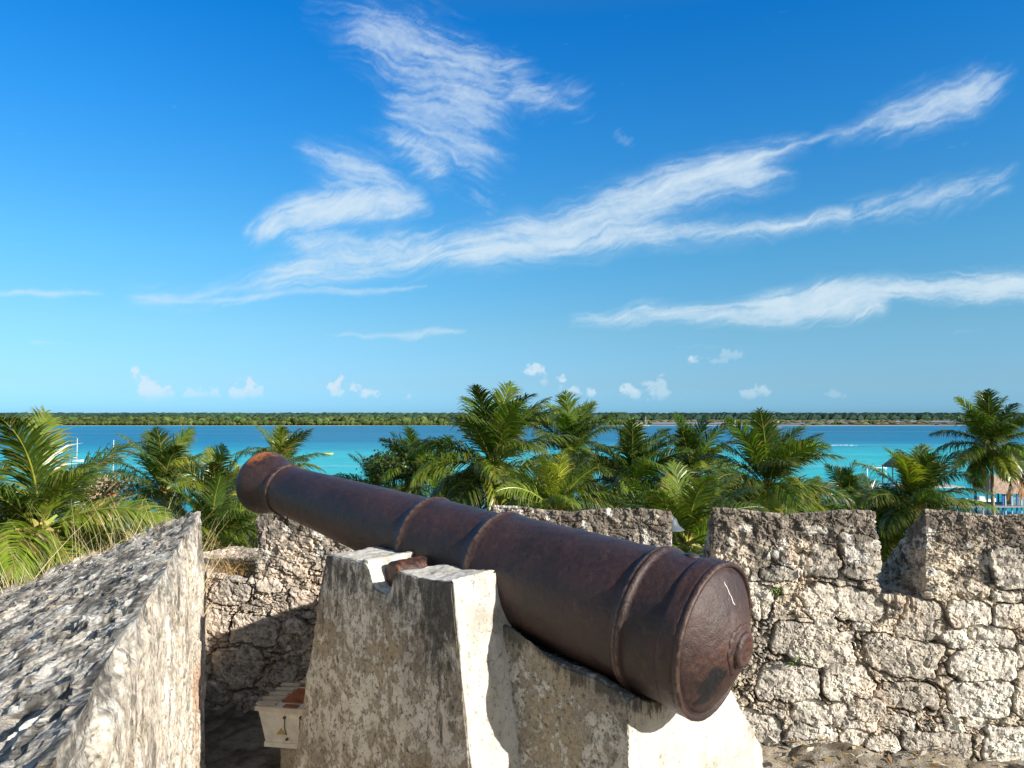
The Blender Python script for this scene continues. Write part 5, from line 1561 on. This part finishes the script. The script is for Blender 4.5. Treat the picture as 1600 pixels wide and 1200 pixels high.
# ------------------------------------------------------------------ pier huts, frame, boats, swimmers
def thatch(m, x0, x1, y0, y1, z0, z1, ridge=0.35, col=(0.36, 0.27, 0.19), seed=1):
    """hipped palm-leaf roof with a ragged eave"""
    rg = np.random.RandomState(seed)
    cx, cy = (x0+x1)/2, (y0+y1)/2
    rx = (x1-x0)/2*ridge
    rings = []
    n = 64; nr = 9
    for j in range(nr):
        t = j/(nr-1)
        for k in range(n):
            a = 2*PI*k/n; ca, sa = math.cos(a), math.sin(a)
            q = (abs(ca)**6+abs(sa)**6)**(-1/6)
            ex = (x1-x0)/2*q*ca; ey = (y1-y0)/2*q*sa
            tx = max(-rx, min(rx, ex)); 
            x = ex+(tx-ex)*t; y = ey+(0-ey)*t
            z = z0+(z1-z0)*t**0.95+0.05*rg.randn()*(1-t*0.6)-(0.12*rg.rand() if j == 0 else 0)
            rings.append((cx+x, cy+y, z))
    base = len(rings)
    for k in range(n):
        x, y, z = rings[k]; rings.append((cx+(x-cx)*0.96, cy+(y-cy)*0.96, z0-0.02))
    Fs = []
    for j in range(nr-1):
        for k in range(n): Fs.append((j*n+k, j*n+(k+1) % n, (j+1)*n+(k+1) % n, (j+1)*n+k))
    for k in range(n): Fs.append((k, base+k, base+(k+1) % n, (k+1) % n))
    Fs.append(tuple(base+k for k in range(n))[::-1])
    m.add(rings, Fs, col)
THATCH = colmat('thatch', 0.95, 0.35, 5, 0.1, 0.08)
def pier_hut():
    Y = 115.0
    a = at_y(1543, 790, Y); zdeck = a[2]
    x0 = at_y(1547, 790, Y)[0]; x1 = x0+9.0
    root = thing('thatched_pier_hut', (x0+4.5, Y+2, WZ), 'thatched hut with blue posts on the pier behind the leaning palm trunk', 'hut')
    ztop = at_y(1550, 770, Y)[2]
    m = MB(); thatch(m, x0-0.3, x1, Y-0.6, Y+5.2, ztop, ztop+2.5, 0.6, (0.34, 0.25, 0.19)); m.build('thatched_roof', THATCH, root, False)
    for k, px in enumerate((1552, 1567, 1571, 1581, 1589, 1596)):
        x = at_y(px, 785, Y)[0]
        for yy in ((0,) if k % 2 else (0, 4.4)):
            m = MB(); w = 0.14 if k == 0 else 0.09
            m.box((x-w, Y+yy-w, WZ-1.5), (x+w, Y+yy+w, ztop+0.1), (0.03, 0.13, 0.34) if k in (0, 1, 4) else (0.34, 0.42, 0.48)); m.build('post', COLM, root)
    m = MB()
    xa, xb = at_y(1583, 785, Y)[0], at_y(1602, 785, Y)[0]
    m.box((xa, Y-0.05, zdeck+1.05), (xb, Y+0.05, zdeck+1.15), (0.36, 0.40, 0.42))
    for k in range(9):
        x = xa+(xb-xa)*k/8; m.box((x-0.03, Y-0.04, zdeck+0.1), (x+0.03, Y+0.04, zdeck+1.049), (0.36, 0.40, 0.42))
    m.build('railing', COLM, root)
    m = MB(); m.box((x0-0.2, Y-0.8, zdeck-0.2), (x1, Y+5, zdeck), (0.25, 0.25, 0.24)); m.build('deck', WOODM, root)
    m = MB(); xp = at_y(1576, 785, Y+3)[0]; m.box((xp-0.5, Y+3.0, zdeck+0.01), (xp+0.5, Y+3.4, zdeck+1.9), (0.24, 0.20, 0.16)); m.build('door', WOODM, root)
    # walkway to the hut
    w = thing('pier', (x0-10, Y+1, WZ), 'low weathered timber pier running left from the blue posted hut', 'pier')
    m = MB(); m.box((x0-7.5, Y-0.4, zdeck-0.25), (x0-0.25, Y+1.4, zdeck-0.06), (0.22, 0.21, 0.20)); m.build('deck', WOODM, w)
    for k in range(4):
        m = MB(); x = x0-1.2-k*1.9; m.box((x-0.1, Y-0.3, WZ-1.5), (x+0.1, Y-0.1, zdeck-0.26), (0.30, 0.28, 0.25)); m.build('pile', WOODM, w)
pier_hut()
def far_hut():
    Y = 150.0
    xa = at_y(1407, 735, Y)[0]; xb = at_y(1483, 735, Y)[0]; xr = at_y(1478, 735, Y)[0]
    z0 = at_y(1410, 732, Y)[2]; z1 = at_y(1440, 714, Y)[2]
    root = thing('thatched_shelter', ((xa+xb)/2, Y+4, WZ), 'wide thatched shelter over the water behind the wide palm', 'hut')
    m = MB(); thatch(m, xa, xb, Y, Y+9, z0, z1, 0.75, (0.20, 0.16, 0.13), 4); m.build('thatched_roof', THATCH, root, False)
    for k in range(5):
        for yy in (0.5, 8.5):
            m = MB(); x = xa+0.6+(xb-xa-1.2)*k/4; m.tube([(x, Y+yy, WZ-1.5), (x, Y+yy, z0+0.3)], 0.12, 8, (0.22, 0.19, 0.16)); m.build('post', WOODM, root)
    zd = WZ+1.1
    m = MB(); m.box((xa, Y, zd-0.2), (xb+3, Y+9, zd), (0.45, 0.44, 0.42)); m.build('deck', WOODM, root)
far_hut()
def swim_frame():
    Y = 184.0
    xa, xb = at_y(1355, 740, Y)[0], at_y(1384, 740, Y)[0]; zt = at_y(1370, 731, Y)[2]
    root = thing('swing_frame', ((xa+xb)/2, Y, WZ), 'white rectangular swing frame standing in the shallow turquoise water', 'frame')
    for x in (xa, xb):
        m = MB(); m.tube([(x, Y, WZ-1), (x, Y, zt)], 0.10, 10, (0.8, 0.8, 0.78)); m.build('post', COLM, root, True)
    m = MB(); m.tube([(xa-0.3, Y, zt), (xb+0.3, Y, zt)], 0.10, 10, (0.8, 0.8, 0.78)); m.build('crossbar', COLM, root, True)
swim_frame()
def hull(m, c, L, B, Hh, ang=0.0, col=(0.8, 0.8, 0.78), deck=(0.55, 0.5, 0.42)):
    ca, sa = math.cos(ang), math.sin(ang)
    V = []; n = 15
    for i in range(n):
        t = i/(n-1); x = (t-0.5)*L
        w = B/2*(1-max(0, (t-0.45)/0.55)**2.2)*(0.85+0.15*min(1, t*4))
        sh = Hh*(1+0.35*max(0, t-0.5)**1.5*2)
        for (yy, zz) in ((-w, sh), (-w*0.92, sh*0.35), (-w*0.45, -0.12), (0, -0.25), (w*0.45, -0.12), (w*0.92, sh*0.35), (w, sh)):
            V.append((c[0]+x*ca-yy*sa, c[1]+x*sa+yy*ca, c[2]+zz))
    Fs = []
    for i in range(n-1):
        for k in range(6): Fs.append((i*7+k, (i+1)*7+k, (i+1)*7+k+1, i*7+k+1))
    Fs.append(tuple(range(7)))
    m.add(V, Fs, col)
    V2 = []
    for i in range(n):
        for j in (0, 6): V2.append(np.array(V[i*7+j])-np.array([0, 0, 0.05]))
    m.add(V2, [(2*i, 2*i+1, 2*i+3, 2*i+2) for i in range(n-1)], deck)
def tour_boat():
    Y = EYE[2]-WZ; Y = Y*F/(697.5-651)
    c = at_y(1245, 697, Y); c[2] = WZ+0.05
    root = thing('tour_boat', tuple(c), 'small white tour boat with a pink canopy leaving a white wake', 'boat')
    m = MB(); hull(m, c, 5.6, 1.9, 0.75, PI); m.build('hull', COLM, root, True)
    m = MB(); m.box((c[0]-1.7, c[1]-1, c[2]+2.35), (c[0]+1.9, c[1]+1, c[2]+2.55), (0.62, 0.10, 0.24)); m.build('canopy', COLM, root)
    for dx in (-1.6, 1.8):
        for dy in (-0.85, 0.85):
            m = MB(); m.tube([(c[0]+dx, c[1]+dy, c[2]+0.6), (c[0]+dx, c[1]+dy, c[2]+2.349)], 0.05, 6, (0.7, 0.7, 0.7)); m.build('canopy_post', COLM, root)
    m = MB(); m.box((c[0]+2.75, c[1]-0.25, c[2]+0.1), (c[0]+3.2, c[1]+0.25, c[2]+1.15), (0.05, 0.05, 0.06)); m.build('outboard_motor', COLM, root)
    m = MB()
    for dx in (-0.9, 0.0, 0.9): m.box((c[0]+dx-0.15, c[1]-0.8, c[2]+0.71), (c[0]+dx+0.15, c[1]+0.8, c[2]+1.0), (0.5, 0.12, 0.16))
    m.build('seats', COLM, root)
    # churned water behind it
    rg = np.random.RandomState(3)
    n = 260; x = c[0]+3.2+rg.rand(n)**1.5*26; X = x; Yy = c[1]+rg.randn(n)*(0.5+0.05*(x-c[0]))
    r = 0.25+0.45*rg.rand(n)*np.exp(-(x-c[0])/18)
    cl = np.tile([0.85, 0.88, 0.9], (n, 1))
    clumps('wake_foam', X, Yy, np.full(n, WZ+0.02), r*1.6, r*0.28, cl, 7, matl=COLM, label='white churned wake trailing behind the pink canopied boat', cat='foam')
tour_boat()
def sailboat(px, pyb, Y, mast_h, label, sail=None, L=6.0, flip=1, name='sailboat', z=None):
    c = at_y(px, pyb, Y); c[2] = WZ+0.05 if z is None else z
    root = thing(name, tuple(c), label, 'sailboat', 'sailing boats on the lagoon')
    m = MB(); hull(m, c, L, L*0.28, 0.5, 0 if flip > 0 else PI); m.build('hull', COLM, root, True)
    mr = max(0.05, Y*0.00045*(0.5 if Y > 600 else 1))
    m = MB(); m.tube([c+np.array([0, 0, 0.3]), c+np.array([0, 0, mast_h])], [mr, mr*0.7], 8, (0.72, 0.72, 0.70)); m.build('mast', COLM, root, True)
    m = MB(); m.tube([c+np.array([0, 0, 1.2]), c+np.array([-flip*L*0.42, 0.1, 1.25])], mr*0.8, 6, (0.7, 0.7, 0.68)); m.build('boom', COLM, root, True)
    if sail is not None:
        V = []; n = 8
        for i in range(n+1):
            t = i/n
            for j in range(5):
                u = j/4; w = L*0.42*(1-t)**0.9+0.05
                bulge = 0.45*math.sin(PI*u)*(1-t)
                V.append(c+np.array([-flip*w*u-0.02, bulge, 1.3+(mast_h-1.5)*t]))
        Fs = [(i*5+j, i*5+j+1, (i+1)*5+j+1, (i+1)*5+j) for i in range(n) for j in range(4)]
        o2 = len(V); V += [v+np.array([0, 0.03, 0]) for v in V]
        Fs += [tuple(o2+q for q in f[::-1]) for f in Fs]
        m = MB(); m.add(V, Fs, sail); m.build('sail', COLM, root, True)
    return root
sailboat(1009, 664, 1095, 13.5, 'bare masted sailboat moored off the far shore beyond the grove', None, 10)
sailboat(1149.5, 666, 1000, 9.0, 'white sailed boat nearest the low round mangrove islet', (0.85, 0.85, 0.85), 7)
sailboat(1199, 666, 1000, 11.5, 'taller white sailed boat to the left of the yellow sail', (0.85, 0.85, 0.85), 8)
sailboat(1216.5, 666, 980, 9.0, 'sailboat carrying a yellow sail beside a mangrove islet', (0.62, 0.52, 0.10), 7)
sailboat(1181, 666, 990, 7.5, 'small boat with a dull orange sail between the white sails', (0.55, 0.33, 0.15), 5)
sailboat(251, 735, 205, 10.0, 'moored sailboat with a bright mast rising behind the dark green palm', None, 7, z=WZ+0.05)
sailboat(120, 722, 250, 7.5, 'moored sailboat with a short mast right of the large left palm', None, 4.5)
sailboat(176, 770, 140, 10.5, 'moored sailboat with a thin tall mast above the dry grass', None, 6)
sailboat(993, 700, 320, 9.5, 'moored sailboat whose mast stands just above the grove palms', None, 7)
def kayak():
    Y = (EYE[2]-WZ)*F/(712-651.5)
    c = at_y(513, 711.5, Y); c[2] = WZ+0.03
    root = thing('kayak', tuple(c), 'yellow kayak on the turquoise water above the cannon muzzle', 'kayak')
    m = MB(); hull(m, c, 3.6, 0.9, 0.38, 0.1, (0.75, 0.62, 0.05), (0.5, 0.42, 0.05)); m.build('hull', COLM, root, True)
    m = MB(); m.box((c[0]-0.3, c[1]-0.22, c[2]+0.335), (c[0]+0.3, c[1]+0.22, c[2]+0.45), (0.2, 0.16, 0.05)); m.build('seat', COLM, root)
kayak()
def motorboat():
    Y = 128.0
    c = at_y(1531, 762, Y); c[2] = WZ+0.35
    root = thing('motorboat', tuple(c), 'white motorboat moored beside the leaning palm trunk', 'boat')
    m = MB(); hull(m, c, 5.2, 1.9, 0.75, 0.0, (0.72, 0.70, 0.62), (0.5, 0.46, 0.4)); m.build('hull', COLM, root, True)
    m = MB(); m.box((c[0]-0.4, c[1]-0.5, c[2]+0.7), (c[0]+0.5, c[1]+0.5, c[2]+1.25), (0.62, 0.60, 0.56)); m.build('console', COLM, root)
    m = MB(); m.box((c[0]-3.0, c[1]-0.25, c[2]-0.1), (c[0]-2.62, c[1]+0.25, c[2]+0.95), (0.06, 0.06, 0.07)); m.build('outboard_motor', COLM, root)
motorboat()
def swimmer(px, py, label, seed):
    Y = (EYE[2]-WZ)*F/(717.5-651)
    c = at_y(px, py, Y); c[2] = WZ
    rg = np.random.RandomState(seed)
    m = MB()
    # head, neck and shoulders in one skin
    prof = [(0.22, 0.12, -0.35), (0.23, 0.13, -0.05), (0.20, 0.11, 0.08), (0.075, 0.07, 0.14), (0.065, 0.065, 0.22), (0.085, 0.10, 0.28), (0.092, 0.11, 0.36), (0.07, 0.085, 0.44), (0.02, 0.02, 0.47)]
    V = []; n = 12
    for rx, ry, z in prof:
        for k in range(n): V.append(c+np.array([rx*math.cos(2*PI*k/n), ry*math.sin(2*PI*k/n)-(0.02 if 0.3 < z < 0.4 and k == 9 else 0), z]))
    Fs = [(i*n+k, i*n+(k+1) % n, (i+1)*n+(k+1) % n, (i+1)*n+k) for i in range(len(prof)-1) for k in range(n)]
    Fs.append(tuple((len(prof)-1)*n+k for k in range(n)))
    m.add(V, Fs, (0.26, 0.15, 0.10))
    root = thing('person', tuple(c), label, 'person', 'bathers in the lagoon')
    m.build('body', COLM, root, True)
    m = MB(); V = []
    for rx, ry, z in [(0.094, 0.112, 0.33), (0.100, 0.120, 0.39), (0.078, 0.095, 0.455), (0.02, 0.02, 0.485)]:
        for k in range(n): V.append(c+np.array([rx*math.cos(2*PI*k/n), ry*math.sin(2*PI*k/n)+0.015, z]))
    m.add(V, [(i*n+k, i*n+(k+1) % n, (i+1)*n+(k+1) % n, (i+1)*n+k) for i in range(3) for k in range(n)]+[tuple(3*n+k for k in range(n))], (0.02, 0.015, 0.012)); m.build('hair', COLM, root, True)
swimmer(1320, 717.5, 'dark haired bather shoulder deep in the water, the left one of two', 1)
swimmer(1327, 717, 'dark haired bather shoulder deep in the water, the right one of two', 2)
def beach_house():
    Y = 60.0
    c = at_y(128, 770, Y)
    root = thing('beach_house', (c[0], c[1]+3, -12.2), 'small orange and white house half hidden behind the left palms', 'house')
    x0, x1 = at_y(121, 770, Y)[0], at_y(135, 770, Y)[0]
    m = MB(); m.box((x0, Y, -12.6), (x1, Y+5, c[2]+0.2), (0.50, 0.30, 0.20)); m.build('wall', COLM, root)
    m = MB(); thatch(m, x0-0.5, x1+0.5, Y-0.5, Y+5.5, c[2]+0.21, c[2]+1.3, 0.4, (0.30, 0.24, 0.18), 8); m.build('roof', THATCH, root)
    m = MB(); m.box((x0+0.25, Y-0.06, c[2]-0.9), (x0+0.85, Y-0.003, c[2]+0.05), (0.7, 0.72, 0.72)); m.build('window', COLM, root)
    m = MB(); m.box((x1-0.9, Y-0.06, c[2]-2.3), (x1-0.1, Y-0.003, c[2]-0.1), (0.66, 0.68, 0.66)); m.build('door', COLM, root)
beach_house()
